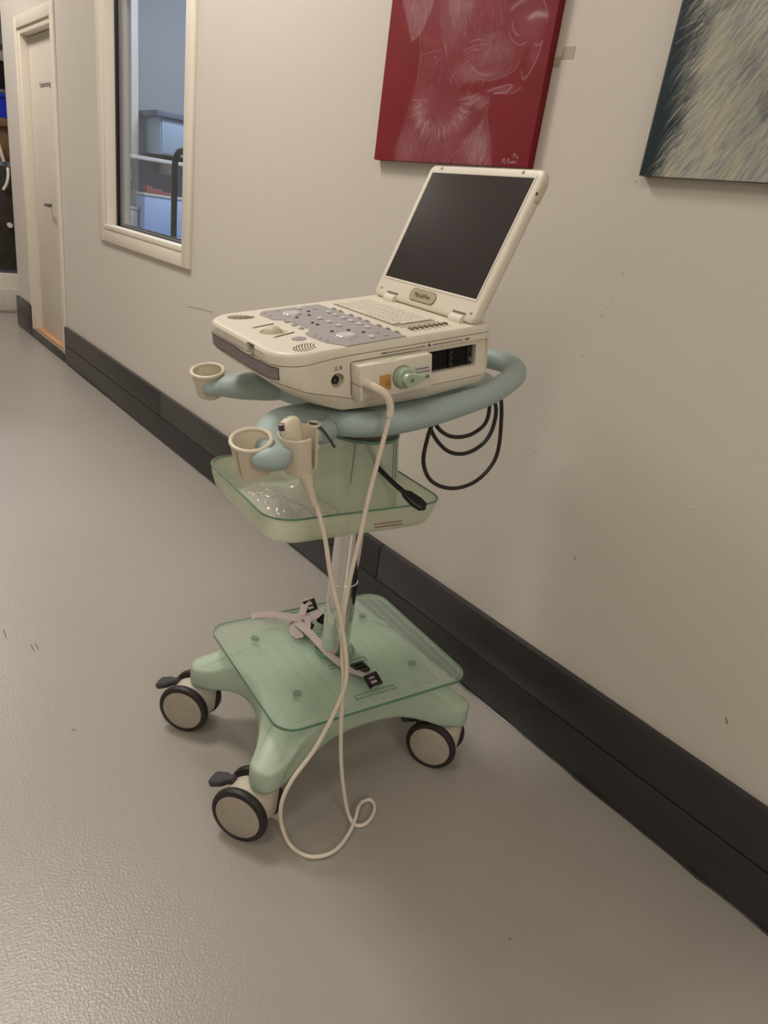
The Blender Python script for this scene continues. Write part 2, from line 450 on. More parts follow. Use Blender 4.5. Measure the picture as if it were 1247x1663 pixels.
# ---- door
dr = bpy.data.objects.new('door_1', None); link(dr); dr.location = (XW, 0, 0); struct(dr)
def dpart(name, m, x0, x1, y0, y1, z0, z1, b=0.002, parent=None): return mk(name, *box(x0, x1, y0, y1, z0, z1, b), m, parent or dr)
dpart('door_frame', 'trim_white', -0.014, 0.0, 5.062, 5.128, 0.056, 2.085)
dpart('door_frame', 'trim_white', -0.014, 0.0, 5.930, 5.985, 0.056, 2.085)
dpart('door_frame', 'trim_white', -0.014, 0.0, 5.128, 5.930, 2.018, 2.085)
dpart('door_jamb', 'trim_white', -0.002, 0.13, 5.895, 5.935, 0.056, 2.02)
dpart('door_jamb', 'trim_white', -0.002, 0.13, 5.125, 5.150, 0.056, 2.02)
dpart('door_jamb', 'trim_white', -0.002, 0.13, 5.150, 5.895, 1.985, 2.02)
leaf = dpart('door_leaf', 'door_white', 0.050, 0.090, 5.153, 5.892, 0.075, 1.98)
dpart('threshold', 'threshold_wood', 0.005, 0.13, 5.150, 5.895, 0.055, 0.074)
V, F = text_geo('Undervisning', 0.050)
mk('lettering', frame_xf(V, (0.0495, 5.525, 1.692), (0, -1, 0), (0, 0, 1), (-1, 0, 0)), F, 'ink', leaf, smooth=False)
gh = G(); gh.add(*tube([(0.050, 5.50, .975), (0.012, 5.50, .975), (0.005, 5.48, .975), (0.005, 5.37, .975)], 0.009, 10))
gh.mk('handle', 'disc_grey', leaf)

# ---- ceiling light fixtures (one above every lamp, the added fill lamps included)
LB = ['square ceiling light panel above the far side of the cart', 'square ceiling light panel near the door', 'long added fill light panel left of the cart', 'long added fill light panel just behind the camera', 'large added fill light panel far behind the camera']
for i, (lx, ly, lp, sx, sy) in enumerate(LAMPS):
    t = thing('ceiling_and_fill_light', LB[i], 'ceiling light', (lx, ly, 3.26), group='ceiling lights along the corridor')
    a = sx / 2 + .03; b = sy / 2 + .03; c = a - .025; d = b - .025
    fr = G(); fr.box(-a, a, -b, -d, -.04, 0); fr.box(-a, a, d, b, -.04, 0); fr.box(-a, -c, -d, d, -.04, 0); fr.box(c, a, -d, d, -.04, 0)
    fr.mk('frame', 'lamp_frame', t, smooth=False)
    mk('diffuser', *box(-c, c, -d, d, -.030, -.022), 'lamp_panel', t)

# ---- the side room seen through the window
mat('side_wall', srgb(166, 163, 166), 0.7, var=0.02, vscale=3)
mat('side_blue', srgb(170, 184, 200), 0.4, var=0.03, vscale=5)
mat('side_dark', srgb(112, 118, 132), 0.5, var=0.05)
mat('bench_top', srgb(170, 186, 214), 0.3, var=0.03, vscale=3)
mat('covered', srgb(186, 204, 232), 0.5, var=0.06, vscale=9)
mat('red_cloth', srgb(176, 96, 98), 0.7)
mat('cardboard', srgb(120, 92, 66), 0.8, var=0.1)
mat('blue_bin', srgb(30, 52, 190), 0.4)
mat('dark_glass', srgb(62, 58, 52), 0.2, var=0.25, vscale=7)
mat('paper', srgb(214, 208, 196), 0.7)
struct(mk('wall_side_room', *box(1.481, 4.6, 6.30, 6.40, 0, 3.26), 'side_wall'))
struct(mk('wall_side_room_right', *box(4.6, 4.7, 1.4, 6.40, 0, 3.26), 'side_wall'))
struct(mk('wall_side_room_near', *box(1.481, 4.6, 1.3, 1.40, 0, 3.26), 'side_wall'))
d2 = bpy.data.objects.new('door_2', None); link(d2); struct(d2)
mk('door_frame', *box(2.215, 2.27, 6.255, 6.30, 0, 2.70, .004), 'trim_white', d2)
mk('door_frame', *box(2.06, 2.105, 6.255, 6.30, 0, 2.70, .004), 'trim_white', d2)
mk('door_leaf', *box(2.105, 2.215, 6.275, 6.30, 0, 2.70, .002), 'door_white', d2)
mk('mid_post', *box(2.150, 2.175, 6.262, 6.275, 0, 2.70, .003), 'trim_white', d2)
sw = thing('light_switch', 'small white light switch box on the side room door post seen through the window', 'switch', (2.18, 6.255, 1.22))
mk('box', *box(-.045, .03, -.03, 0, -.06, .09, .006), 'trim_white', sw); mk('rocker', *box(-.022, .022, -.035, -.03, -.045, -.02, .002), 'matt_black', sw)
# wall cupboard
cb = thing('wall_cupboard', 'pale blue wall cupboard in the room behind the window', 'cupboard', (2.75, 6.30, 1.42))
mk('body', *box(-.42, .70, -.34, 0, 0, .26, .004), 'side_blue', cb)
mk('lid', *box(-.46, .74, -.38, 0, .26, .30, .004), 'side_dark', cb)
mk('door', *box(-.41, .13, -.352, -.341, .01, .25, .003), 'side_blue', cb); mk('door', *box(.14, .69, -.352, -.341, .01, .25, .003), 'side_blue', cb)
# shelf and bench
sh = thing('wall_shelf', 'long pale shelf board below the blue wall cupboard behind the window', 'shelf', (2.75, 6.30, 1.36))
mk('board', *box(-.66, .95, -.36, 0, 0, .025, .003), 'trim_white', sh)
for x in (-.3, .5): mk('bracket', *box(x, x + .02, -.3, 0, -.08, 0, .002), 'trim_white', sh)
bn = thing('lab_bench', 'pale blue bench top standing behind the window', 'bench', (2.7, 5.3, 0))
mk('top', *box(-.85, 1.2, -.85, .95, .80, .84, .006), 'bench_top', bn)
for x in (-.8, 1.1):
    for y in (-.8, .9): mk('leg', *box(x, x + .05, y, y + .05, 0, .80, .004), 'side_dark', bn)
rb = random.Random(11)
names = [('storage_box', 'pale plastic box on the bench behind the window, largest of the row', 'box', 'covered', (-.25, .52), .66, .27),
         ('storage_box', 'white low box at the door end of the bench behind the window', 'box', 'paper', (-.66, .62), .14, .16),
         ('storage_box', 'grey box at the right end of the bench behind the window', 'box', 'side_dark', (.42, .7), .26, .16),
         ('storage_box', 'low white box in the middle of the bench behind the window', 'box', 'paper', (-.20, .05), .30, .07)]
for nm, lb, ct, mm, (bx, by), w, h in names:
    t = thing(nm, lb, ct, (2.7 + bx, 5.3 + by, .84), group='boxes on the bench behind the window')
    mk('body', *box(-w / 2, w / 2, -.1, .1, 0, h, .008), mm, t); mk('lid', *box(-w / 2 - .006, w / 2 + .006, -.106, .106, h, h + .018, .004), 'paper', t)
gc = G()
for i in range(9):
    a = i / 8; gc.box(-.2 + .045 * i, -.155 + .045 * i, -.05, .07, 0, .10 - .08 * a + .012 * math.sin(i * 2.1), .01)
o = gc.mk('folded_cloth', 'red_cloth'); o.scale = (.55, .6, .5); o.location = (2.25, 5.76, 1.13); tag(o, 'red folded cloth on the largest pale box behind the window', 'cloth')
# black tubular push handle standing close behind the pane
tr = thing('push_trolley', 'black bent tube trolley handle standing behind the window', 'trolley', (1.72, 4.02, 0))
mk('handle_tube', *tube(catmull([(.0, .16, 0.10), (.0, .16, .60), (0, .16, 1.20), (0, .155, 1.33), (0, .115, 1.375), (0, .05, 1.385), (0, -.08, 1.385), (0, -.17, 1.375), (0, -.205, 1.33), (0, -.21, 1.2), (0, -.21, .1)], 6), 0.017, 12), 'matt_black', tr)
mk('foot_plate', *box(-.12, .22, -.26, .21, .06, .10, .01), 'matt_black', tr)
mk('knob', *lathe([(.004, 1.12), (.016, 1.125), (.018, 1.15), (.004, 1.155)], 0.0, -.21, 14), 'matt_black', tr)
for x in (-.08, .18):
    for y in (-.2, .15):
        mk('wheel', *tube([(x - .012, y, .03), (x + .012, y, .03)], .03, 18), 'tyre', tr)

# ---- the store beyond the far end of the wall (a sliver at the left edge of the view)
cab = thing('glass_cabinet', 'dark glass-fronted cabinet at the left edge beyond the wall end', 'cabinet', (1.10, 6.95, 0))
mk('plinth', *box(-.35, .62, 0, .55, .0, .33, .006), 'trim_white', cab)
mk('body', *box(-.35, .62, .02, .55, .33, 1.20, .006), 'side_dark', cab)
mk('glass_door', *box(-.33, .12, 0, .018, .36, 1.17, .003), 'dark_glass', cab); mk('glass_door', *box(.13, .60, 0, .018, .36, 1.17, .003), 'dark_glass', cab)
gh = tube(catmull([(.345, -.012, 1.16), (.340, -.03, 1.10), (.325, -.03, 1.04), (.300, -.012, .99)], 6), .012, 10)
mk('handle', *gh, 'trim_white', cab)
mk('hinge_knob', *tube([(.33, -.03, .72), (.33, .0, .72)], .02, 12), 'trim_white', cab)
mk('drape', *box(-.36, .63, -.02, -.001, .02, .20, .004), 'paper', cab)
bx_ = thing('cardboard_box', 'brown cardboard box standing on the dark glass cabinet', 'box', (1.42, 7.20, 1.202))
mk('carton', *box(-.16, .14, -.15, .2, 0, .32, .003), 'cardboard', bx_); mk('flap', *box(-.16, .14, -.18, -.15, .26, .32, .002), 'cardboard', bx_)
fo = thing('file_folder', 'pale folder leaning in front of the brown cardboard box', 'folder', (1.43, 6.955, 1.202), (math.radians(-8), math.radians(-12), 0))
mk('cover', *box(-.02, .0, 0, .012, 0, .19, .001), 'paper', fo); mk('spine', *box(.0, .006, 0, .012, 0, .19, .001), 'threshold_wood', fo)
bn2 = thing('storage_bin', 'bright blue plastic storage bin above the cardboard box', 'bin', (1.40, 7.17, 1.524))
mk('tub', *loft([[(x, y, 0) for x, y in rrect(-.17, .15, -.14, .2, .02)], [(x, y, .17) for x, y in rrect(-.19, .17, -.16, .22, .02)]]), 'blue_bin', bn2)
mk('rim', *prism(rrect(-.197, .177, -.167, .227, .022), .15, .17), 'blue_bin', bn2)
rk = thing('store_rack', 'dark metal rack with stacked goods at the upper left edge', 'rack', (1.25, 7.95, 0))
for x in (-.35, .75): mk('post', *box(x, x + .04, 0, .04, 0, 2.5, .003), 'side_dark', rk)
for z in (1.74, 2.1, 2.42): mk('shelf_board', *box(-.35, .79, -.35, .05, z, z + .03, .004), 'side_dark', rk)
for z, x, w, h, mm, lb in ((1.77, .30, .24, .2, 'gasket', 'black box on the lower rack board at the left edge'), (2.13, .34, .22, .16, 'side_dark', 'grey box on the middle rack board at the left edge')):
    t = thing('storage_box', lb, 'box', (1.25 + x, 7.76, z), group='boxes on the rack'); mk('body', *box(-w / 2, w / 2, -.1, .1, 0, h, .005), mm, t); mk('lid', *box(-w / 2 - .005, w / 2 + .005, -.105, .105, h, h + .02, .004), mm, t)
o = mk('rolled_mat', *tube([(1.70, 7.72, 1.822), (1.92, 7.72, 1.822)], .05, 16), 'paper'); tag(o, 'pale rolled mat on the lower rack board at the left edge', 'mat')

# ---- tape pieces left on the wall
for (y0, y1, z0, z1), lb in (((1.165, 1.199, 1.569, 1.592), 'larger square of old tape on the wall beside the red painting'), ((1.1995, 1.217, 1.555, 1.5745), 'smaller square of old tape on the wall beside the red painting')):
    o = mk('tape_piece', *box(XW - .0007, XW - .0001, y0, y1, z0, z1), 'tape'); tag(o, lb, 'tape', 'tape squares on the wall')

# plane maps used for drawing on the canvases
RED_H = (0.000769763028, 8.88776068e-05, -0.105219908, 2.22867965e-05, -0.000414210286, 0.392674146, 0.000272156633, -4.87058786e-05, 1)
TEAL_H = (0.000261535121, 6.50904955e-05, -0.106155172, 1.14066027e-05, -0.000204577083, 0.302334531, 0.000134369856, -2.40471886e-05, 1)

# ================================================================== the two canvases
def raster(w, h, res):
    nx = int(round(w / res)) + 1; nz = int(round(h / res)) + 1
    return np.zeros((nz, nx), np.float32)
def stroke(L, res, P, wd, s, fade=True):
    """P: (x from left, z up) in metres; adds a soft line of half-width wd and strength s, tapering to its end"""
    P = np.asarray(P, float)
    for i in range(len(P) - 1):
        a = P[i]; b = P[i + 1]
        x0 = max(int((min(a[0], b[0]) - 3 * wd) / res), 0); x1 = min(int((max(a[0], b[0]) + 3 * wd) / res) + 2, L.shape[1])
        z0 = max(int((min(a[1], b[1]) - 3 * wd) / res), 0); z1 = min(int((max(a[1], b[1]) + 3 * wd) / res) + 2, L.shape[0])
        if x1 <= x0 or z1 <= z0: continue
        X, Zz = np.meshgrid(np.arange(x0, x1) * res, np.arange(z0, z1) * res)
        d = b - a; l2 = max(d @ d, 1e-9)
        t = np.clip(((X - a[0]) * d[0] + (Zz - a[1]) * d[1]) / l2, 0, 1)
        r2 = (X - a[0] - t * d[0]) ** 2 + (Zz - a[1] - t * d[1]) ** 2
        f = (1.0 - 0.8 * (i + t) / (len(P) - 1)) if fade else 1.0
        L[z0:z1, x0:x1] += s * f * np.exp(-r2 / (wd * wd))
def inpoly(P, X, Zz):
    P = np.asarray(P); c = np.zeros(X.shape, bool); j = len(P) - 1
    for i in range(len(P)):
        xi, zi = P[i]; xj, zj = P[j]
        c ^= ((zi > Zz) != (zj > Zz)) & (X < (xj - xi) * (Zz - zi) / (zj - zi + 1e-12) + xi)
        j = i
    return c
def blur(L, n):
    for _ in range(n):
        L = (L + np.roll(L, 1, 0) + np.roll(L, -1, 0) + np.roll(L, 1, 1) + np.roll(L, -1, 1)) / 5
    return L
def canvas(name, label, y_left, w, z0, h, depth, img, res, side, rough):
    nz, nx = img.shape[:2]
    V = []; F = []
    xs = np.linspace(0, w, nx); zs = np.linspace(0, h, nz)
    X, Zz = np.meshgrid(xs, zs)
    V = np.stack([np.full(X.size, -depth), -X.ravel(), Zz.ravel()], 1).tolist()
    idx = np.arange(nx * nz).reshape(nz, nx)
    F = np.stack([idx[:-1, :-1], idx[:-1, 1:], idx[1:, 1:], idx[1:, :-1]], -1).reshape(-1, 4).tolist()
    per = list(idx[0, :]) + list(idx[1:, -1]) + list(idx[-1, -2::-1]) + list(idx[-2:0:-1, 0])
    b = len(V)
    V += [(-0.001, V[i][1], V[i][2]) for i in per]
    n = len(per)
    F += [(per[i], b + i, b + (i + 1) % n, per[(i + 1) % n]) for i in range(n)]
    F.append(tuple(range(b, b + n)))
    me = bpy.data.meshes.new(name); me.from_pydata(V, [], F)
    at = me.color_attributes.new('paint', 'FLOAT_COLOR', 'POINT')
    c = np.ones((len(V), 4), np.float32); c[:nx * nz, :3] = img.reshape(-1, 3); c[nx * nz:, :3] = side
    at.data.foreach_set('color', c.ravel())
    m = bpy.data.materials.new(name + '_paint'); m.use_nodes = True; nt = m.node_tree; p = nt.nodes['Principled BSDF']
    a = nt.nodes.new('ShaderNodeAttribute'); a.attribute_name = 'paint'
    nt.links.new(a.outputs['Color'], p.inputs['Base Color'])
    p.inputs['Roughness'].default_value = rough; p.inputs['Specular IOR Level'].default_value = 0.3
    tc = nt.nodes.new('ShaderNodeTexCoord'); wv = nt.nodes.new('ShaderNodeTexNoise'); wv.inputs['Scale'].default_value = 420
    nt.links.new(tc.outputs['Object'], wv.inputs['Vector'])
    bn = nt.nodes.new('ShaderNodeBump'); bn.inputs['Strength'].default_value = 0.12; bn.inputs['Distance'].default_value = 0.001
    nt.links.new(wv.outputs['Fac'], bn.inputs['Height']); nt.links.new(bn.outputs[0], p.inputs['Normal'])
    me.materials.append(m)
    o = bpy.data.objects.new(name, me); link(o); o.location = (XW, y_left, z0)
    tag(o, label, 'painting', 'canvases on the wall')
    return o
def lin(c): return np.array(srgb(*c)[:3])
RES = 0.0016
ra = random.Random(21)
# -- red canvas; helper Q maps the traced view of it to metres on the cloth (x from its left edge, z above its lower edge)
RW, RH = 0.585, 0.74
REDQ = np.array(RED_H).reshape(3, 3)
def Q(*pts):
    o = []
    for x, y in pts:
        v = REDQ @ np.array([x, y, 1.0]); o.append((v[0] / v[2], v[1] / v[2]))
    return o
L = raster(RW, RH, RES)
X, Zz = np.meshgrid(np.arange(L.shape[1]) * RES, np.arange(L.shape[0]) * RES)
def fill(poly, s, soft=4):
    global L
    m = inpoly(poly, X, Zz).astype(np.float32) * s
    L += blur(m, soft)
def fur(poly, n, dirf, ln, wd, s):
    n = int(n * 2.2); s = s * .75; wd = wd * .85
    P = np.asarray(poly); lo = P.min(0); hi = P.max(0); k = 0
    while k < n:
        x = ra.uniform(lo[0], hi[0]); z = ra.uniform(lo[1], hi[1])
        if not inpoly(poly, np.array([[x]]), np.array([[z]]))[0, 0]: k += .1; continue
        a = dirf(x, z) + ra.gauss(0, .16); l = ln * ra.uniform(.5, 1.3)
        stroke(L, RES, [(x, z), (x + l * math.cos(a), z + l * math.sin(a))], wd, s * ra.uniform(.3, 1.0)); k += 1
ear = Q((190, -60), (395, -60), (370, 50), (340, 115), (300, 205), (250, 246), (236, 170), (212, 70))
head = Q((300, -60), (330, 90), (305, 200), (330, 260), (445, 270), (480, 420), (545, 520), (640, 470), (800, 455), (890, 390), (930, 290), (1000, 280), (1050, 160), (1055, 60), (1010, -60))
neck = Q((300, 200), (300, 400), (262, 560), (205, 740), (150, 900), (150, 960), (725, 985), (715, 850), (700, 700), (716, 575), (580, 590), (545, 530), (470, 430), (440, 270))
fill(ear, .15, 4); fill(head, .045, 12); fill(neck, .045, 12)
def blob(px, rx, ry, s, ang=0.0):
    global L
    (cx, cz), (ax, az), (bx, bz) = Q(px, (px[0] + rx, px[1]), (px[0], px[1] - ry))
    ra_ = abs(ax - cx); rb2 = abs(bz - cz); dx = X - cx; dz = Zz - cz
    u = dx * math.cos(ang) + dz * math.sin(ang); v = -dx * math.sin(ang) + dz * math.cos(ang)
    L += (s * np.exp(-(u / ra_) ** 2 - (v / rb2) ** 2)).astype(np.float32)
for q in (((540, 20), 90, 110, .16), ((500, 190), 60, 110, .07), ((740, 300), 90, 70, .11), ((560, 420), 70, 40, .13), ((650, 460), 120, 30, .12), ((960, 150), 80, 90, .05), ((1000, 95), 60, 22, .16), ((310, 650), 50, 90, .12), ((430, 700), 110, 120, .05), ((540, 740), 60, 70, .08), ((640, 600), 60, 30, .12), ((220, 880), 60, 110, .09), ((420, 880), 130, 80, .05), ((660, 880), 60, 110, .13), ((790, 535), 80, 20, .14), ((290, 60), 60, 90, .06), ((980, 330), 30, 60, .10)): blob(*q)
up = math.pi / 2
fur(ear, 150, lambda x, z: -up + .2, .022, .0011, .20)
fur(Q((340, -40), (830, -40), (800, 120), (700, 330), (560, 420), (470, 300), (400, 120)), 420, lambda x, z: -1.15 - 1.2 * (x - .25), .02, .0011, .10)
fur(Q((470, -40), (620, -40), (600, 90), (560, 180), (480, 120)), 120, lambda x, z: -1.3, .02, .0011, .16)
fur(Q((690, 200), (800, 180), (880, 300), (850, 420), (680, 460), (560, 450), (640, 380)), 200, lambda x, z: -2.4, .018, .0011, .13)
# fur ring on the throat
cx, cz = Q((425, 610))[0]; rx = abs(Q((560, 610))[0][0] - cx); rz = abs(Q((425, 770))[0][1] - cz)
for k in range(420):
    a = ra.uniform(math.pi * .95, math.pi * 2.05); q = ra.gauss(1.0, .16)
    p = (cx + rx * q * math.cos(a), cz + rz * q * math.sin(a)); l = ra.uniform(.012, .034)
    stroke(L, RES, [p, (p[0] + l * math.cos(a + .12), p[1] + l * math.sin(a + .12))], .0011, ra.uniform(.05, .20) * (1.25 if math.cos(a) < -.2 else .9))
fur(Q((150, 960), (205, 740), (290, 700), (400, 850), (560, 800), (690, 690), (722, 980)), 420, lambda x, z: -up - .35 + 1.4 * (x - .17), .03, .0011, .12)
fur(Q((560, 830), (700, 690), (722, 980), (600, 985)), 160, lambda x, z: -up - .5, .035, .0011, .15)
fur(Q((590, 540), (715, 580), (690, 650), (600, 620)), 60, lambda x, z: math.pi + .4, .02, .0011, .18)
fur(Q((300, 300), (440, 290), (470, 430), (400, 560), (280, 600), (270, 560)), 130, lambda x, z: -1.9, .02, .0012, .08)
def ln(pts, s, wd=.0012, fade=False): stroke(L, RES, [(p.x, p.y) for p in catmull([(x, y, 0) for x, y in Q(*pts)], 5)] if len(pts) > 2 else Q(*pts), wd * .9, s * .68, fade)
ln([(300, 200), (300, 400), (262, 560), (205, 740), (152, 900)], .17); ln([(716, 575), (690, 690), (560, 850), (470, 960)], .22); ln([(700, 690), (716, 850), (725, 985)], .26)
ln([(445, 255), (455, 320), (478, 420), (540, 520)], .22); ln([(448, 262), (462, 330)], .3, .002)
ln([(640, 470), (720, 478), (810, 450), (870, 410), (892, 365)], .24); ln([(600, 385), (640, 430), (720, 450)], .14, .003)
ln([(850, 130), (860, 185), (890, 215)], .28, .0016); ln([(830, 190), (850, 240), (900, 268), (938, 250)], .26, .0014); ln([(985, 262), (1010, 268), (1032, 240)], .26, .0014)
ln([(1030, 250), (1000, 340), (960, 420), (925, 480)], .42, .0014); ln([(905, 420), (915, 470), (930, 450)], .24, .0016)
ln([(700, 548), (770, 520), (850, 508), (820, 545), (740, 556)], .38, .0016); ln([(740, 556), (860, 552), (905, 520)], .22, .0014)
ln([(950, 110), (1000, 80), (1058, 95)], .22, .005); ln([(1010, -40), (1050, 30), (1060, 130)], .3, .0016); ln([(840, 60), (900, 10), (960, -20)], .16, .005)
ln([(245, 245), (300, 200), (345, 110), (385, 0)], .26)
for a, b in (((435, 297), (310, 332)), ((450, 320), (372, 412)), ((380, 345), (400, 350)), ((690, 240), (600, 250)), ((665, 232), (590, 258)), ((660, 292), (560, 312)), ((650, 300), (560, 330)), ((630, 325), (560, 360)), ((625, 345), (560, 385)), ((520, 432), (478, 470)), ((630, 475), (598, 528)), ((680, 478), (672, 512)), ((690, 262), (560, 300)), ((478, 470), (490, 500))): ln([a, ((a[0] + b[0]) / 2, (a[1] + b[1]) / 2 - 7), b], .24, .0009)
# signature strokes and date strokes at the lower right corner
for pts in ([(790, 968), (795, 948), (806, 950), (798, 960), (810, 974)], [(812, 968), (830, 945), (826, 972), (838, 962)], [(838, 962), (846, 972), (852, 962), (858, 972), (866, 962), (874, 970)], [(850, 916), (852, 938)], [(858, 918), (866, 920), (860, 938)], [(868, 918), (872, 940)], [(876, 920), (882, 944), (886, 934)]):
    ln(pts, .42, .0011)
L = np.clip(L, 0, .92)[..., None]
nz_ = np.array([[math.sin(x * 31 + z * 17) * math.sin(z * 23 - x * 9) for x in X[0]] for z in Zz[:, 0]])[..., None] * .06 + 1
img = (lin((122, 25, 33)) * (1 - L) + lin((196, 168, 176)) * L) * nz_
canvas('canvas_painting', 'dark red canvas with a pale drawn dog above the screen', 1.802, RW, 1.354, RH, 0.021, img, RES, lin((112, 20, 26)), 0.55)

# -- dark teal canvas with a furry animal, cropped by the right edge of the view
TW, TH = 0.585, 0.74
T = raster(TW, TH, RES); D = raster(TW, TH, RES); Cc = raster(TW, TH, RES)
X, Zz = np.meshgrid(np.arange(T.shape[1]) * RES, np.arange(T.shape[0]) * RES)
TEALQ = np.array(TEAL_H).reshape(3, 3)
def QT(*pts):
    o = []
    for x, y in pts:
        v = TEALQ @ np.array([x, y, 1.0]); o.append((v[0] / v[2], v[1] / v[2]))
    return o
edge = QT((560, -120), (545, 60), (600, 150), (520, 330), (470, 520), (450, 720), (405, 920), (345, 1100), (280, 1280), (210, 1440), (190, 1500))
def ex(z):
    e = sorted(edge, key=lambda p: p[1])
    return np.interp(z, [p[1] for p in e], [p[0] for p in e])
dist = X - ex(Zz)
T += blur(np.clip(dist / .03, 0, 1).astype(np.float32), 6) * .58
for k in range(9000):
    z = ra.uniform(-.02, TH); x = ex(z) + abs(ra.gauss(0, .20)) - ra.uniform(0, .012)
    if x > TW: continue
    t = min(max((x - ex(z)) / .25, 0), 1)
    a = math.radians(228 + 14 * t + ra.gauss(0, 7)) - .45 * max(0, (z - .12)) * (1 - t); l = ra.uniform(.02, .055)
    P = [(x, z), (x + l * .5 * math.cos(a), z + l * .5 * math.sin(a)), (x + l * math.cos(a + .12), z + l * math.sin(a + .12))]
    u = ra.random()
    if u < .56: stroke(T, RES, P, ra.uniform(.0008, .0013), ra.uniform(.08, .34))
    elif u < .70: stroke(D, RES, P, ra.uniform(.0008, .0013), ra.uniform(.10, .42))
    else: stroke(Cc, RES, P, ra.uniform(.0010, .0022), ra.uniform(.12, .45))
for pts, wd, s in (([(1130, 760), (1110, 860), (1128, 960)], .012, 1.0), ([(1000, 560), (960, 640), (900, 700)], .025, .2), ([(1040, 980), (960, 1080), (900, 1180)], .02, .18), ([(660, 90), (760, 20), (900, -10)], .014, .6), ([(880, 380), (900, 480), (1000, 500)], .025, .16)):
    stroke(D, RES, QT(*pts), wd, s, False)
for pts in ([(800, 420), (680, 540)], [(760, 860), (620, 1080)], [(800, 960), (640, 1240)], [(880, 1340), (800, 1420)]): stroke(Cc, RES, QT(*pts), .016, .35, False)
for pts in ([(600, 150), (480, 195), (385, 248)], [(590, 200), (440, 300), (350, 368)]): stroke(T, RES, QT(*pts), .0010, .35, False)
T = np.clip(T, 0, 1.0)[..., None]; D = np.clip(D, 0, .85)[..., None]; Cc = np.clip(Cc, 0, .7)[..., None]
img = lin((30, 46, 52)) * (1 - T) + lin((176, 177, 172)) * T
img = img * (1 - D * .7) + lin((70, 78, 82)) * D * .7
img = img * (1 - Cc * T) + lin((186, 180, 150)) * Cc * T
canvas('canvas_painting', 'dark teal canvas with a long-haired pale animal at the right edge', 0.920, TW, 1.351, TH, 0.021, img, RES, lin((24, 36, 40)), 0.5)

# ================================================================== the wheeled cart
# local axes of the cart: u = from the operator's side towards the wall, v = away from the camera, z up
ORG = Vector((0.861, 1.099, 0.0)); YAW = math.radians(-5.0)
cart = thing('medical_cart', 'pale green wheeled cart with chrome column and blue-grey handle', 'cart', ORG, (0, 0, YAW))
KA = math.radians(9.3); KP = Vector((0, 0, 1.034))
KX = Vector((math.cos(KA), 0, math.sin(KA))); KZ = Vector((-math.sin(KA), 0, math.cos(KA)))
def kc(x, v, z): return tuple(KP + KX * x + KZ * z + Vector((0, v, 0)))        # tilted top frame -> cart frame
def kcs(V): return [kc(*p) for p in V]
def tok(p):                                                                     # cart frame -> tilted top frame
    d = Vector(p) - KP; return (d.dot(KX), d.y, d.dot(KZ))

# ---- base with four arms
AX = [(-.244, .181), (-.244, -.181), (.244, -.181), (.244, .181)]
def base_outline():
    P = []
    q = 0.036
    order = [(-.244, -.181), (.244, -.181), (.244, .181), (-.244, .181)]
    mids = [(0, -.152), (.178, 0), (0, .152), (-.178, 0)]
    for i in range(4):
        a = order[i]; b = order[(i + 1) % 4]; m = mids[i]
        ang = math.atan2(a[1], a[0])
        for k in range(-4, 5):
            t = ang + math.radians(20 * k)
            P.append((a[0] + q * math.cos(t), a[1] + q * math.sin(t)))
        ca = P[-1]; bb_ = math.atan2(b[1], b[0]) - math.radians(80); cb = (b[0] + q * math.cos(bb_), b[1] + q * math.sin(bb_))
        for k in range(1, 12):
            t = k / 12
            c1 = (m[0] + (ca[0] - m[0]) * .45, m[1] + (ca[1] - m[1]) * .05) if abs(m[0]) < abs(m[1]) or m[0] == 0 else (m[0] + (ca[0] - m[0]) * .05, m[1] + (ca[1] - m[1]) * .45)
            c2 = (m[0] + (cb[0] - m[0]) * .45, m[1] + (cb[1] - m[1]) * .05) if abs(m[0]) < abs(m[1]) or m[0] == 0 else (m[0] + (cb[0] - m[0]) * .05, m[1] + (cb[1] - m[1]) * .45)
            s = 1 - t
            P.append((s ** 3 * ca[0] + 3 * s * s * t * c1[0] + 3 * s * t * t * c2[0] + t ** 3 * cb[0], s ** 3 * ca[1] + 3 * s * s * t * c1[1] + 3 * s * t * t * c2[1] + t ** 3 * cb[1]))
    return P
OUT = base_outline()
def ztop(x, y): return interp([(.14, .248), (.20, .240), (.25, .208), (.285, .178), (.31, .171), (.345, .168)], math.hypot(x, y))
def zbot(x, y): return interp([(.15, .172), (.19, .166), (.24, .140), (.28, .118), (.345, .112)], math.hypot(x, y))
def shrink(P, d):
    o = []
    n = len(P)
    for i in range(n):
        a = Vector(P[i - 1]); b = Vector(P[i]); c = Vector(P[(i + 1) % n]); t = (c - a).normalized()
        o.append((b.x - t.y * d, b.y + t.x * d))
    return o
rings = [[(x * .25, y * .25, zbot(*OUT[i]) + .02) for i, (x, y) in enumerate(OUT)],
         [(x, y, zbot(*OUT[i])) for i, (x, y) in enumerate(shrink(OUT, .008))],
         [(x, y, zbot(x, y) + .004) for x, y in shrink(OUT, .0015)],
         [(x, y, zbot(x, y) + .012) for x, y in OUT],
         [(x, y, ztop(x, y) - .010) for x, y in shrink(OUT, .0008)],
         [(x, y, ztop(*OUT[i]) - .004) for i, (x, y) in enumerate(shrink(OUT, .003))],
         [(x, y, ztop(*OUT[i]) - .001) for i, (x, y) in enumerate(shrink(OUT, .0065))],
         [(x, y, ztop(*OUT[i])) for i, (x, y) in enumerate(shrink(OUT, .011))],
         [(x * .62, y * .62, .2475) for x, y in OUT], [(x * .2, y * .2, .249) for x, y in OUT]]
mk('base', *loft(rings), 'sage', cart, ang=50)

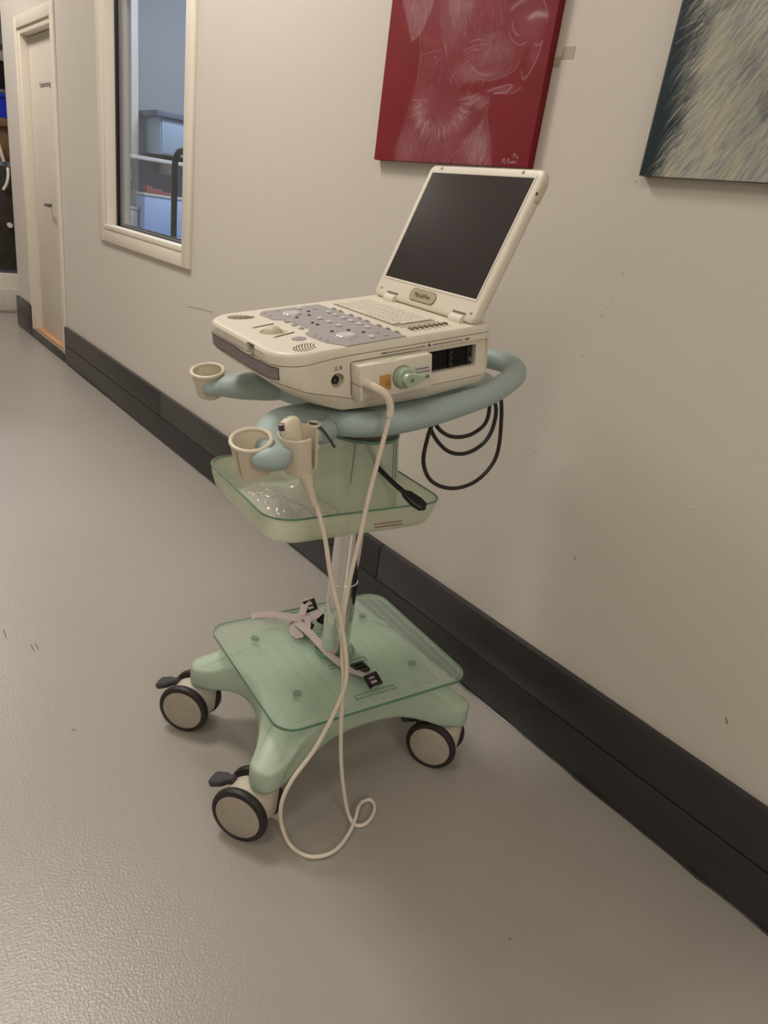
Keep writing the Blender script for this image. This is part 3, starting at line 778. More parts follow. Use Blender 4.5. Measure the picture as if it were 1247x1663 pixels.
# ---- twin-wheel casters, built once and copied
def caster():
    c = bpy.data.objects.new('caster', None); link(c, cart)
    V, F = lathe([(.0235, .036), (.026, .040), (.0275, .060), (.0285, .100), (.0285, .1165)], 0, 0, 28)
    mk('housing', V, F, 'hub', c)
    wx = -.027; wz = .0625; HW = .045; YS = -.018
    def disc(y0, y1, prof):   # wheel solids of revolution about the axle (along v)
        n = 40; rings = []
        for r, y in prof:
            rings.append([(wx + r * math.cos(2 * math.pi * k / n), y + YS, wz + r * math.sin(2 * math.pi * k / n)) for k in range(n)])
        return loft(rings)
    for s in (-1, 1):
        w = mk('wheel', *disc(0, 0, [(.040, s * (HW - .0190)), (.055, s * (HW - .0200)), (.0605, s * (HW - .0175)), (.0625, s * (HW - .0125)), (.0625, s * (HW - .0065)), (.0600, s * (HW - .002)), (.0555, s * HW), (.0515, s * HW), (.0505, s * (HW - .0015)), (.040, s * (HW - .0015))]), 'tyre', c)
        mk('hub_cap', *disc(0, 0, [(.0500, s * (HW - .0045)), (.0500, s * (HW - .0007)), (.0480, s * (HW + .0001)), (.020, s * (HW + .0013)), (.004, s * (HW + .0015))]), 'hub_cap', w)
    # fender between the wheels
    mk('fender', *disc(0, 0, [(.030, -.0235), (.0485, -.0235), (.0525, -.016), (.0525, .016), (.0485, .0235), (.030, .0235)]), 'hub', c)
    o2 = [(-.014, -.009), (.004, -.011), (.016, -.018), (.046, -.020), (.054, -.014), (.056, 0), (.054, .014), (.046, .020), (.016, .018), (.004, .011), (-.014, .009)]
    V, F = prism([(a * .86, b * .95) for a, b in o2], -.007, .007, .003)
    Mx = Matrix.Translation((wx - .048, -.014, .100)) @ Matrix.Rotation(math.radians(-24), 4, 'Y') @ Matrix.Rotation(math.pi, 4, 'Z')
    pd = mk('brake_pedal', [tuple(Mx @ Vector(p)) for p in V], F, 'pedal', c, label='dark grey brake pedal')
    return c
c0 = caster()
for i, ((x, y), a) in enumerate(zip(AX, (-47.0, -53.0, -56.0, -40.0))):
    c = c0 if i == 0 else copy_tree(c0, cart)
    c.location = (x, y, 0); c.rotation_euler = (0, 0, math.radians(a))

# ---- lower shelf of clear green plastic
PU0, PU1, PV0, PV1 = -.236, .246, -.211, .199
sh0 = rrect(PU0, PU1, PV0, PV1, .045, 10)
shelf = mk('shelf', *prism(sh0, .2545, .2625, .0012), 'acrylic', cart, label='clear green plastic shelf plate')
rim = G()
P = [(x, y, .2590) for x, y in rrect(PU0 - .0002, PU1 + .0002, PV0 - .0002, PV1 + .0002, .045, 10)]
V, F = loft([[(x, y, .2548) for x, y in rrect(PU0, PU1, PV0, PV1, .045, 10)], [(x, y, .2548) for x, y in rrect(PU0 - .001, PU1 + .001, PV0 - .001, PV1 + .001, .046, 10)],
             [(x, y, .2612) for x, y in rrect(PU0 - .001, PU1 + .001, PV0 - .001, PV1 + .001, .046, 10)], [(x, y, .2612) for x, y in rrect(PU0, PU1, PV0, PV1, .045, 10)]], False, False)
mk('shelf_edge', V, F, 'edge_green', shelf)
V, F = loft([[(x, y, z) for x, y in rrect(PU0 + d, PU1 - d, PV0 + d, PV1 - d, .045, 10)] for z, d in ((.2546, .0005), (.2515, .0005), (.2515, .003), (.2546, .003))], False, False)
mk('edge_lip', V, F, 'rib_green', shelf)
V, F = loft([[(x, y, .2626) for x, y in rrect(PU0 + .010, PU1 - .010, PV0 + .010, PV1 - .010, .037, 10)], [(x, y, .2632) for x, y in rrect(PU0 + .0112, PU1 - .0112, PV0 + .0112, PV1 - .0112, .036, 10)], [(x, y, .2626) for x, y in rrect(PU0 + .0124, PU1 - .0124, PV0 + .0124, PV1 - .0124, .035, 10)]], False, False)
mk('edge_rib', V, F, 'rib_green', shelf)
for u in (-.197, -.158, -.118, -.078, .078, .110, .150, .188, .212):
    e = .012 if abs(u) < .19 else .018
    mk('rib', *box(u - .0008, u + .0008, PV0 + e, PV1 - e, .2624, .2632), 'rib_green', shelf)
for u in (-.039, .039):
    mk('rib', *box(u - .0008, u + .0008, PV0 + .012, -.085, .2624, .2632), 'rib_green', shelf); mk('rib', *box(u - .0008, u + .0008, .085, PV1 - .012, .2624, .2632), 'rib_green', shelf)
for (u, v) in ((-.155, .107), (-.154, -.114), (.138, .103), (.143, -.117)):
    b = mk('screw_boss', *lathe([(.0075, .248), (.0090, .262), (.0088, .2645), (.0055, .2655)], u, v, 20), 'acrylic', shelf)
    V, F = loft([circle(u, v, .2632, .0088, 20), circle(u, v, .2650, .0096, 20), circle(u, v, .2660, .0088, 20), circle(u, v, .2652, .0065, 20)], False, False)
    mk('washer', V, F, 'edge_green', shelf)
    mk('screw', *lathe([(.0046, .2642), (.0044, .2664), (.0020, .2668)], u, v, 14), 'handle_grey', shelf)
# framed slots where the straps pass
def slot(u0, u1, v0, v1):
    g = G(); w = .0016
    g.box(u0, u1, v0, v0 + w, .2622, .2640); g.box(u0, u1, v1 - w, v1, .2622, .2640); g.box(u0, u0 + w, v0, v1, .2622, .2634); g.box(u1 - w, u1, v0, v1, .2622, .2634)
    return g
slot(-.046, .056, -.181, -.168).mk('strap_slot', 'edge_green', shelf, smooth=False)
slot(-.046, .050, -.066, -.052).mk('strap_slot', 'edge_green', shelf, smooth=False)
slot(-.080, .012, .178, .192).mk('strap_slot', 'edge_green', shelf, smooth=False)
slot(-.046, .040, .060, .072).mk('strap_slot', 'edge_green', shelf, smooth=False)
V, F = loft([circle(0, 0, .2625, .047, 40), circle(0, 0, .2645, .0475, 40), circle(0, 0, .2645, .0405, 40), circle(0, 0, .2625, .041, 40)], False, False)
mk('column_collar', V, F, 'edge_green', shelf)

# ---- column
mk('column_tube', *lathe([(.0335, .250), (.0335, .4485), (.0325, .4500), (.0300, .4500)], 0, 0, 48, cap1=False), 'chrome', cart)
mk('column_tube', *lathe([(.0312, .30), (.0312, .795)], 0, 0, 48), 'chrome', cart)

# ---- tray of frosted green plastic
def tr_ring(z, d, rr): return [(x, y, z) for x, y in rrect(-.273 + d, .111 - d, -.170 + d, .170 - d, (rr, rr * .8, rr * .8, rr), 10, 6)]
rings = [tr_ring(.700, .0, .055), tr_ring(.680, .0025, .055), tr_ring(.662, .007, .054), tr_ring(.650, .013, .052), tr_ring(.643, .022, .048), tr_ring(.640, .036, .04)]
inner = [tr_ring(.6425, .037, .04), tr_ring(.6455, .024, .046), tr_ring(.652, .0155, .050), tr_ring(.663, .0095, .052), tr_ring(.680, .005, .053), tr_ring(.700, .0025, .053)]
V, F = loft(list(reversed(rings)) + list(reversed(inner)), True, True)
tray = mk('tray', V, F, 'frosted', cart, label='frosted green plastic tray around the column')
V, F = loft([tr_ring(.6995, .0028, .053), tr_ring(.7015, .0024, .053), tr_ring(.7015, -.0006, .055), tr_ring(.6990, -.0006, .055)] , False, False)
mk('tray_rim', V, F, 'edge_green', tray)
for z, (a, b) in ((.668, (-.055, .010)), (.661, (-.052, .012))): mk('mark', *box(a, b, -.1702 + .0025, -.1655, z, z + .0012), 'red_mark', tray)
mk('tray_bracket', *box(.070, .108, .02, .075, .700, .704, .001), 'edge_green', tray)
mk('tray_bracket', *box(.090, .094, .02, .075, .668, .700, .001), 'acrylic', tray)
mk('bracket_knob', *lathe([(.008, .704), (.0085, .716), (.004, .718)], .078, .065, 14), 'matt_black', tray)
# column cover rising from the tray
V, F = loft([circle(-.002, 0, z, r, 56) for r, z in ((.094, .646), (.091, .68), (.086, .73), (.080, .785), (.0785, .797))] + [circle(-.002, 0, z, r, 56) for r, z in ((.0765, .797), (.078, .785), (.084, .73), (.089, .68), (.092, .646))], False, False)
cover = mk('column_cover', V, F, 'cone_clear', cart, label='clear green cover around the upper column')
V, F = loft([circle(-.002, 0, .7965, .0790, 56), circle(-.002, 0, .803, .0800, 56), circle(-.002, 0, .803, .072, 56), circle(-.002, 0, .7965, .072, 56)], False, False)
mk('cover_rim', V, F, 'edge_green', cover)
for a in (-2.25, -1.12, -.98):
    q0 = (.0795 * math.cos(a) - .002, .0795 * math.sin(a)); q1 = (.088 * math.cos(a) - .002, .088 * math.sin(a))
    mk('cover_seam', *tube([(q0[0], q0[1], .795), (q1[0], q1[1], .715)], .0011, 6), 'edge_green', cover)
mk('swivel_disc', *lathe([(.060, .798), (.0755, .803), (.0765, .810), (.0740, .816), (.060, .818)], -.002, 0, 48), 'disc_grey', cart)
mk('swivel_hub', *lathe([(.050, .816), (.050, .874)], -.002, 0, 32), 'disc_grey', cart)
# height lever
lv = mk('height_lever', *tube([(-.004, -.022, .786), (-.010, -.088, .7520), (.0100, -.125, .7290), (.0240, -.150, .7165)], .0052, 10), 'black_plastic', cart, label='black height lever')
ol = [(-.004, -.004), (-.004, .004), (.007, .0125), (.034, .0145), (.050, .009), (.048, .003), (.052, -.003), (.044, -.0140), (.024, -.0155), (.007, -.0110)]
V, F = prism(ol, -.0055, .0055, .002)
ex = (Vector((.055, -.186, .6945)) - Vector((.020, -.146, .7185))).normalized(); ez = Vector((0.0, -.35, .9)); ez = (ez - ex * ez.dot(ex)).normalized(); ey = ez.cross(ex)
mk('paddle', frame_xf(V, (.0205, -.1465, .7182), ex, ey, ez), F, 'black_plastic', lv)

# ---- tilted top: handle ring, deck plate, two horns with cup holders (built in the tilted frame)
half = [(-.190, -.085), (-.178, -.110), (-.162, -.146), (-.130, -.172), (-.080, -.188), (-.015, -.190), (.063, -.179), (.150, -.160), (.222, -.130), (.285, -.092), (.318, -.050), (.330, 0)]
ringp = half + [(x, -y) for x, y in reversed(half[:-1])]
path = catmull([(x, y, -.143) for x, y in ringp], 8)
R_ = [.024] * len(path)
for i in range(10): R_[i] = R_[-1 - i] = .014 + .010 * i / 10
mk('handle_ring', *(lambda VF: (kcs(VF[0]), VF[1]))(tube(path, R_, 20, flat=.95, up=(0, 0, 1))), 'blue_grey', cart, ang=60, label='blue-grey handle ring around the top')
inn = catmull([(x, y, 0) for x, y in [(-.185, -.090), (-.158, -.146), (-.128, -.168), (-.080, -.183), (-.015, -.185), (.063, -.174), (.150, -.154), (.205, -.125), (.228, -.06), (.232, 0), (.228, .06), (.205, .125), (.150, .154), (.063, .174), (-.015, .185), (-.080, .183), (-.128, .168), (-.158, .146), (-.185, .090), (-.178, .045), (-.172, 0), (-.178, -.045)]], 4, closed=True)
V, F = prism([(p.x, p.y) for p in inn], -.162, -.1290, .006)
mk('deck_plate', kcs(V), F, 'blue_grey', cart, ang=50)
def horn(pts, rad, flat):
    P = catmull(pts, 8); n = len(P); rr = [interp(list(zip([i / (len(rad) - 1) for i in range(len(rad))], rad)), k / (n - 1)) for k in range(n)]
    # round the far end off
    e = P[-1]; d = (P[-1] - P[-2]).normalized()
    for k in range(1, 7):
        a = k / 6 * math.pi / 2; P.append(e + d * (rr[n - 1] * math.sin(a))); rr.append(max(rr[n - 1] * math.cos(a), .0008))
    V, F = tube(P, rr, 22, flat=flat, up=(0, 0, 1)); return kcs(V), F
mk('holder_arm', *horn([(-.14, -.095, -.143), (-.20, -.098, -.143), (-.255, -.105, -.141), (-.298, -.142, -.141), (-.316, -.188, -.140), (-.326, -.222, -.140)], [.034, .038, .040, .033, .022, .020], .78), 'blue_grey', cart, ang=60)
mk('holder_arm', *horn([(-.12, .095, -.143), (-.18, .11, -.143), (-.225, .150, -.143), (-.258, .176, -.145), (-.280, .184, -.147)], [.034, .040, .042, .034, .024], .62), 'blue_grey', cart, ang=60)
# cable hook stub on the near side
mk('cable_hook', *horn([(-.20, -.150, -.147), (-.222, -.168, -.143), (-.236, -.182, -.139)], [.022, .019, .014], 1.0), 'blue_grey', cart, ang=60)
V, F = tube([(-.232 + .010 * math.cos(a), -.172 + .012 * math.sin(a), -.122) for a in [2 * math.pi * k / 20 for k in range(20)]], .0028, 8, closed=True)
mk('hook_ring', kcs(V), F, 'cup_cream', cart)
V, F = tube(catmull([(-.236, -.160, -.122), (-.228, -.186, -.124), (-.222, -.204, -.138), (-.214, -.208, -.155)], 6), .0022, 8)
mk('hook_band', kcs(V), F, 'pedal', cart)

def cup(cx, cy, zt, zb, rt, rb_, a0, a1, lip=0.0, tilt=None):
    """open cup: wall swept from angle a0 to a1 (deg), inner and outer skin, a floor ring"""
    n = 44; th = .0042; V = []; F = []
    full = abs(a1 - a0) >= 359
    prof = [(rt, zt - .002), (rt - .0012, zt), (rt - th + .0012, zt), (rt - th, zt - .002), (rb_ - th, zb + .006), (rb_ - th - .003, zb + .003), (.004 if lip == 0 else lip, zb + .003), (.004 if lip == 0 else lip, zb), (rb_ - .006, zb), (rb_ - .001, zb + .004), (rb_ + .0003, zb + .010)]
    rings = []
    for k in range(n if full else n + 1):
        a = math.radians(a0 + (a1 - a0) * k / n)
        rings.append([(cx + r * math.cos(a), cy + r * math.sin(a), z) for r, z in prof])
    m = len(prof)
    for r in rings: V += r
    N = len(rings)
    for i in range(N if full else N - 1):
        for j in range(m):
            k = (j + 1) % m; i2 = (i + 1) % N
            F.append((i * m + j, i2 * m + j, i2 * m + k, i * m + k))
    if not full:
        F.append(tuple(range(m))); F.append(tuple(reversed(range((N - 1) * m, N * m))))
    return V, F
def place_cup(V): return kcs(V)
def tiltcup(V, cx, cy, cz, lu, lv):
    """lean a cup about its rim centre: lu towards -u, lv towards the camera (radians)"""
    M = Matrix.Translation((cx, cy, cz)) @ Matrix.Rotation(-lu, 4, 'Y') @ Matrix.Rotation(lv, 4, 'X') @ Matrix.Translation((-cx, -cy, -cz))
    return [tuple(M @ Vector(p)) for p in V]
def collar(cx, cy, z, r, w): return tube([(cx + r * math.cos(a), cy + r * math.sin(a), z) for a in [2 * math.pi * k / 36 for k in range(36)]], w, 8, closed=True)
c1 = (-.352, -.190, -.116, .08, .20)
V, F = cup(c1[0], c1[1], -.116, -.180, .0335, .0285, 205, 545); h1 = mk('cup_holder', kcs(tiltcup(V, *c1)), F, 'cup_cream', cart)
V, F = collar(c1[0], c1[1], -.118, .0318, .0036); mk('cup_collar', kcs(tiltcup(V, *c1)), F, 'cup_cream', h1)
c2 = (-.277, -.203, -.118, .04, .10)
V, F = cup(c2[0], c2[1], -.116, -.188, .0330, .0290, -38, 284, lip=.012); h2 = mk('cup_holder', kcs(tiltcup(V, *c2)), F, 'cup_cream', cart, label='cream slotted holder with the probe')
c3 = (-.280, .207, -.116, .06, .16)
V, F = cup(c3[0], c3[1], -.116, -.174, .0335, .0270, 0, 360); h3 = mk('cup_holder', kcs(tiltcup(V, *c3)), F, 'cup_cream', cart)
V, F = collar(c3[0], c3[1], -.1175, .0322, .0042); mk('cup_collar', kcs(tiltcup(V, *c3)), F, 'cup_cream', h3)
# bridge piece in front of the two near cups
P = catmull([(-.358, -.222, -.140), (-.345, -.229, -.139), (-.333, -.232, -.140), (-.320, -.232, -.141), (-.311, -.230, -.141)], 6)
rr = [.0130 + .0065 * math.sin(math.pi * i / (len(P) - 1)) for i in range(len(P))]
for end in (0, 1):
    pass
V, F = tube([P[0] + (P[0] - P[1]).normalized() * .009, P[0] + (P[0] - P[1]).normalized() * .006] + list(P) + [P[-1] + (P[-1] - P[-2]).normalized() * .006, P[-1] + (P[-1] - P[-2]).normalized() * .009], [.003, .010] + rr + [.010, .003], 18)
mk('holder_bridge', kcs(V), F, 'blue_grey', cart, ang=60)

# ================================================================== the portable console with its screen
KB = .1285
Mc = Matrix.Translation(ORG) @ Matrix.Rotation(YAW, 4, 'Z')
base_w = Mc @ Vector(kc(0, 0, -KB))
con = thing('ultrasound_console', 'cream portable medical console with open laptop-style screen on the cart', 'console', base_w, (0, -KA, YAW))
def kk(name, V, F, m, parent=None, **k):
    return mk(name, [(p[0], p[1], p[2] + KB) for p in V], F, m, parent or con, **k)
ZB = [(-.292, -.051), (-.28, -.060), (-.26, -.0735), (-.23, -.0900), (-.175, -.1130), (-.11, -.1190), (0, -.1225), (.142, -.1140)]
ZL = [(-.292, -.046), (-.275, -.052), (-.24, -.066), (-.158, -.0895), (-.08, -.0945), (.142, -.0935)]
ZS = [(-.292, -.0215), (-.25, -.0205), (-.21, -.0165), (-.17, -.0145), (.142, -.0140)]
def br(d, zf, fx=0.0):
    P = rrect(-.286 + d + fx, .143 - d, -.178 + d, .178 - d, (max(.058 - d, .01), max(.022 - d, .004), max(.022 - d, .004), max(.058 - d, .01)), 10, 26)
    return [(x, y, zf(x)) for x, y in P]
zs = lambda x: interp(ZS, x); zl = lambda x: interp(ZL, x); zb = lambda x: interp(ZB, x)
rings = [br(.03, lambda x: 0.0), br(.0085, lambda x: 0.0, .004), br(.0045, lambda x: -.0009, .002), br(.0018, lambda x: -.0034, .001), br(.0003, lambda x: -.0075), br(0, lambda x: zs(x) + .0009),
         br(.0005, lambda x: zs(x) + .0003), br(.004, lambda x: zs(x) + .0002), br(.004, lambda x: zs(x) - .0010), br(.0005, lambda x: zs(x) - .0011), br(0, lambda x: zs(x) - .0017),
         br(-.0012, lambda x: zs(x) * .5 + zl(x) * .5), br(0, lambda x: zl(x) + .0014), br(.0005, lambda x: zl(x) + .0007), br(.004, lambda x: zl(x) + .0006), br(.004, lambda x: zl(x) - .0005), br(.001, lambda x: zl(x) - .0006), br(.0012, lambda x: zl(x) - .0012),
         br(.005, lambda x: zl(x) * .5 + zb(x) * .5), br(.013, lambda x: zb(x) + .0030), br(.026, lambda x: zb(x)), br(.09, lambda x: zb(min(x + .05, .1)))]
body = kk('body', *loft(rings), 'cream', ang=40)
def cutk(o, lst): return cut(o, [([(p[0], p[1], p[2] + KB) for p in V], F) for V, F in lst])
def ycyl(cx, cz, r, y0, y1, n=32): return loft([[(cx + r * math.cos(2 * math.pi * k / n), y, cz + r * math.sin(2 * math.pi * k / n)) for k in range(n)] for y in (y0, y1)])
def yprism(outl, y0, y1): return loft([[(x, y, z) for x, z in outl] for y in (y0, y1)])
cutters = [yprism(rrect(-.164, .131, -.0868, -.0250, .006), -.1715, -.20),
           yprism(rrect(.000, .1085, -.0745, -.0345, .002), -.150, -.19),
           ycyl(-.188, -.0525, .0125, -.166, -.20),
           lathe([(.0245, -.010), (.0245, .01)], -.2245, -.013, 40),
           loft([[(x, y, z) for y, z in rrect(-.072, -.036, -.0275, -.004, .007)] for x in (-.30, -.272)])]
cutk(body, cutters)
# feet under the console
for x in (-.13, .10):
    for y in (-.11, .11): kk('foot', *lathe([(.010, -.1288), (.011, -.1265), (.011, zb(x) + .004)], x, y, 16), 'black_plastic')
# ---- front handle insert (dark grey band under the front edge)
pl_ = rrect(-.2868, .143, -.1788, .1788, (.0588, .0225, .0225, .0588), 24, 60)
front = [p for p in pl_ if p[0] < -.254]
front = sorted(front, key=lambda p: (math.atan2(p[1], -(p[0] + .15))))
front = [p for p in front if -.150 <= p[1] <= .150]
ztp = lambda y: interp([(-.150, -.0245), (-.10, -.0235), (-.075, -.0255), (-.02, -.0260), (.02, -.0235), (.10, -.0240), (.150, -.0245)], y)
zbt = lambda y: interp([(-.150, -.0435), (-.09, -.0455), (0, -.0465), (.09, -.0455), (.150, -.0420)], y)
r0 = [(x + .004, y, ztp(y)) for x, y in front]; r1 = [(x - .0008, y, ztp(y)) for x, y in front]; r2 = [(x - .0008, y, zbt(y)) for x, y in front]; r3 = [(x + .004, y, zbt(y)) for x, y in front]
V = []; F = []
for a, b, c, d in zip(r0, r1, r2, r3): V += [a, b, c, d]
for i in range(len(front) - 1):
    for k in range(4): F.append((4 * i + k, 4 * i + (k + 1) % 4, 4 * i + 4 + (k + 1) % 4, 4 * i + 4 + k))
F += [(0, 1, 2, 3), tuple(4 * (len(front) - 1) + k for k in (3, 2, 1, 0))]
kk('front_handle', V, F, 'handle_grey', label='dark grey carrying handle in the front edge')
# gap around it
V2 = []; F2 = []
lp_ = [(p[0] - .0002, p[1], p[2]) for p in r1] + [(p[0] - .0002, p[1], p[2]) for p in reversed(r2)]
V2, F2 = tube([(p[0] + .0006, p[1], p[2]) for p in lp_], .0008, 6, closed=True)
kk('handle_gap', V2, F2, 'black_plastic')
kk('release_catch', *box(-.280, -.2735, -.068, -.040, -.026, -.016, .002), 'cream_dark')

# ---- control overlay on the deck
ov = [(-.184, -.1375), (-.1660, -.1735), (-.048, -.1722)]
eb = [(-.1408), (-.1111), (-.0821), (-.0391), (-.0109), (.0197), (.0615), (.0882)]
for v in eb: ov += [(-.0500, v - .0105), (-.0435, v - .0075), (-.0435, v + .0075), (-.0500, v + .0105)]
ov += [(-.050, .120), (-.052, .146), (-.170, .148), (-.183, .140), (-.1915, .122), (-.1880, .070), (-.180, .060), (-.1720, .053), (-.1660, .020), (-.1640, -.030), (-.1690, -.046), (-.1850, -.060), (-.1880, -.075), (-.1870, -.110)]
kk('control_overlay', *prism(ov, -.0005, .0011), 'panel_grey', smooth=False)
ovl = con.children[-1] if False else bpy.data.objects['control_overlay']
def dot(name, x, v, sx, sv, h, m, z0=.0008, r=None):
    P = rrect(x - sx / 2, x + sx / 2, v - sv / 2, v + sv / 2, min(sx, sv) * .35 if r is None else r, 4)
    return kk(name, *prism(P, z0, z0 + h, min(h * .4, sx * .2)), m)
for v in (.0639, .0346, .0048, -.0250, -.0549, -.0841): dot('button', -.0715, v, .0075, .0125, .0032, 'button_pale')
for x, v in ((-.1113, .0251), (-.1100, -.0095), (-.1091, -.0460), (-.1018, -.1475), (-.1039, .1266)): dot('button', x, v, .0085, .0135, .0032, 'button_pale')
for x, v in ((-.080, .108), (-.078, -.125), (-.075, -.148)): dot('button', x, v, .0085, .0135, .0016, 'panel_grey')
for v in eb: dot('button', -.0465, v, .0045, .0095, .0022, 'handle_grey')
for x, v in ((-.1004, .0938), (-.1147, .0627), (-.1435, .0580), (-.1385, .0024), (-.1377, -.0158), (-.1400, -.0753), (-.1110, -.0828), (-.0972, -.1110)): dot('indicator_button', x, v, .0060, .0065, .0020, 'black_plastic')
for x, v in ((-.178, .128), (-.178, .100), (-.150, .130), (-.1790, -.0880), (-.1790, -.1060), (-.1770, -.1270)): dot('indicator_button', x, v, .0050, .0060, .0010, 'handle_grey')
for v in (.038, .007, -.023): dot('button', -.1735, v, .0090, .0120, .0022, 'panel_grey', 0.0)
for cx, cv in ((-.1400, .0870), (-.1370, -.1190)):
    n = 48; prof = [(.0190, .0008), (.0190, .0014), (.0172, .0017), (.0166, .0040), (.0150, .0054), (.0080, .0050), (.002, .0049)]
    rings = [[(cx + (r * (1 + (.035 if (k % 4 < 2 and .0015 < z < .0045) else 0))) * math.cos(2 * math.pi * k / n), cv + (r * (1 + (.035 if (k % 4 < 2 and .0015 < z < .0045) else 0))) * math.sin(2 * math.pi * k / n), z) for k in range(n)] for r, z in prof]
    d = kk('dial', *loft(rings), 'dial_silver', ang=25)
    for k in range(12):
        a = 2 * math.pi * k / 12
        kk('dial_mark', *box(-.0008, .0008, -.0008, .0008, 0, .0004), 'handle_grey', d); o = [c for c in d.children][-1]
        o.location = (cx + .0205 * math.cos(a), cv + .0205 * math.sin(a), .0010); 
# ---- trackball, wrist keys, speakers
V = []; F = []
uvr = [[(-.2245 + .0185 * math.sin(t) * math.cos(2 * math.pi * k / 28), -.013 + .0185 * math.sin(t) * math.sin(2 * math.pi * k / 28), -.0080 + .0185 * math.cos(t)) for k in range(28)] for t in [math.pi * (i + .02) / 14 * .9 for i in range(14)]]
kk('trackball', *loft(uvr), 'cream_dark', ang=60)
kk('trackball_ring', *loft([circle(-.2245, -.013, z, r, 40) for r, z in ((.0243, -.0095), (.0262, .0), (.0256, .0010), (.0238, .0002), (.0205, -.0050))], False, False), 'cream')
for (x0, v0), (x1, v1) in (((-.2440, .0290), (-.2003, .0386)), ((-.2410, -.0550), (-.1977, -.0420))):
    kk('click_bar', *tube([(x0, v0, .0002), (x1, v1, .0002)], .0016, 8), 'speaker_slot')
    kk('click_mark', *lathe([(.0032, -.0003), (.0032, .0008), (.001, .0009)], x0, v0, 14), 'cream_dark')
P = [(-.2100 + .0128 * math.cos(2 * math.pi * k / 28), -.0865 + .0125 * math.sin(2 * math.pi * k / 28)) for k in range(28)]
kk('power_button', *prism(P, -.0005, .0014, .0005), 'panel_grey'); kk('power_mark', *box(-.2120, -.2080, -.0885, -.0845, .0012, .0018), 'handle_grey')
for cx, cv, sg in ((-.2290, -.1420, 1), (-.2320, .1240, -1)):
    for k in range(8):
        t = -.021 + .006 * k; hw = math.sqrt(max(.0245 ** 2 - t * t, 1e-6))
        pts = [(cx + t + .010 * ((q / 8) - .5) ** 2 * 4 * .35, cv + hw * (q / 8 * 2 - 1), -.0001) for q in range(9)]
        pts = [((p[0] - cx) * .85 + (p[1] - cv) * .35 * sg + cx, (p[1] - cv) * .9 + cv, p[2]) for p in pts]
        kk('speaker_slot', *tube(pts, .0012, 6), 'speaker_slot')
# ---- keyboard: tray, keys, lines, sliders
kk('keyboard_surround', *prism(rrect(-.0235, .0645, -.1030, .1345, .003), -.0006, .0005), 'key_gap')
kg = G()
rowx = [-.0205 + .0167 * i for i in range(5)]
for r, x in enumerate(rowx):
    v = .132; off = (0, .004, .006, .002, 0)[r]
    widths = [.0155] * 15
    if r == 0: widths = [.0155, .0155, .0205, .075, .0155, .0155, .0155, .0155, .0155, .0155]
    elif r: widths = [.0155 + off] + [.0155] * 12 + [.026 - off]
    for w in widths:
        if v - w < -.1022: w = max(v + .1018, 0)
        if w < .006: break
        P = rrect(x, x + .0150, v - w + .0008, v - .0008, .0022, 2)
        kg.add(*prism(P, .0003, .0026, .0009)); v -= w
kg.mk if False else None
kk('keys', kg.V, kg.F, 'key_cream', kind='stuff', smooth=False)
kk('groove', *box(-.021, .0635, -.1146, -.1122, -.0003, .0007, .0003), 'speaker_slot')
for i in range(8):
    x = -.0160 + .0108 * i
    s = kk('slider', *box(x, x + .0052, -.1410, -.1300, .0, .0040, .0012), 'speaker_slot')
    kk('slider_track', *box(x + .0018, x + .0034, -.1520, -.1220, -.0002, .0004), 'disc_grey', s)
# ---- side markings
def sline(x0, x1, z, h=.0008): return box(x0, x1, -.1798, -.1788, z, z + h)
def syz(V): return V
for x0, x1 in ((-.092, -.012), (.004, .070)): kk('side_line', *sline(x0, x1, -.0205), 'ink')
for x in (-.102, .076):
    for k in range(3): kk('side_mark', *sline(x + .0034 * k, x + .0034 * k + .0022, -.0212, .0022), 'ink')
V, F = yprism([(-.007, -.0215), (-.0005, -.0215), (-.0038, -.0160)], -.1798, -.1788); kk('side_triangle', V, F, 'ink')
for x0 in (-.1935,): 
    V, F = tube([(x0, -.1792, -.0345), (x0 + .0065, -.1792, -.0345), (x0 + .0033, -.1792, -.0285)], .0005, 6, closed=True); kk('jack_triangle', V, F, 'ink')
V, F = text_geo('0', .0095, .0003)
kk('jack_number', frame_xf(V, (-.1815, -.1792, -.0320), (1, 0, 0), (0, 0, 1), (0, -1, 0)), F, 'ink', smooth=False)
# ---- jack
kk('jack_socket', *ycyl(-.1895, -.0525, .0075, -.1655, -.1735), 'black_plastic'); kk('jack_pin', *ycyl(-.1915, -.0525, .0022, -.172, -.1755, 16), 'disc_grey')
# ---- empty probe port: black block with fine fins
pg = G(); pg.box(.0015, .107, -.160, -.1505, -.0735, -.0355)
for i in range(11):
    z = -.0715 + .0033 * i
    pg.box(.006, .048, -.1632, -.160, z, z + .0014); pg.box(.060, .090, -.1632, -.160, z, z + .0014)
pg.box(.050, .058, -.1660, -.160, -.072, -.037, .001); pg.box(.093, .1045, -.1645, -.160, -.072, -.037, .001)
port = kk('probe_port', pg.V, pg.F, 'matt_black', smooth=False, label='black empty probe port')
for z in (-.064, -.054, -.044): kk('port_catch', *ycyl(.054, z, .0025, -.166, -.169, 12), 'pedal', port)
kk('port_catch', *ycyl(.0985, -.062, .004, -.1645, -.169, 14), 'disc_grey', port)
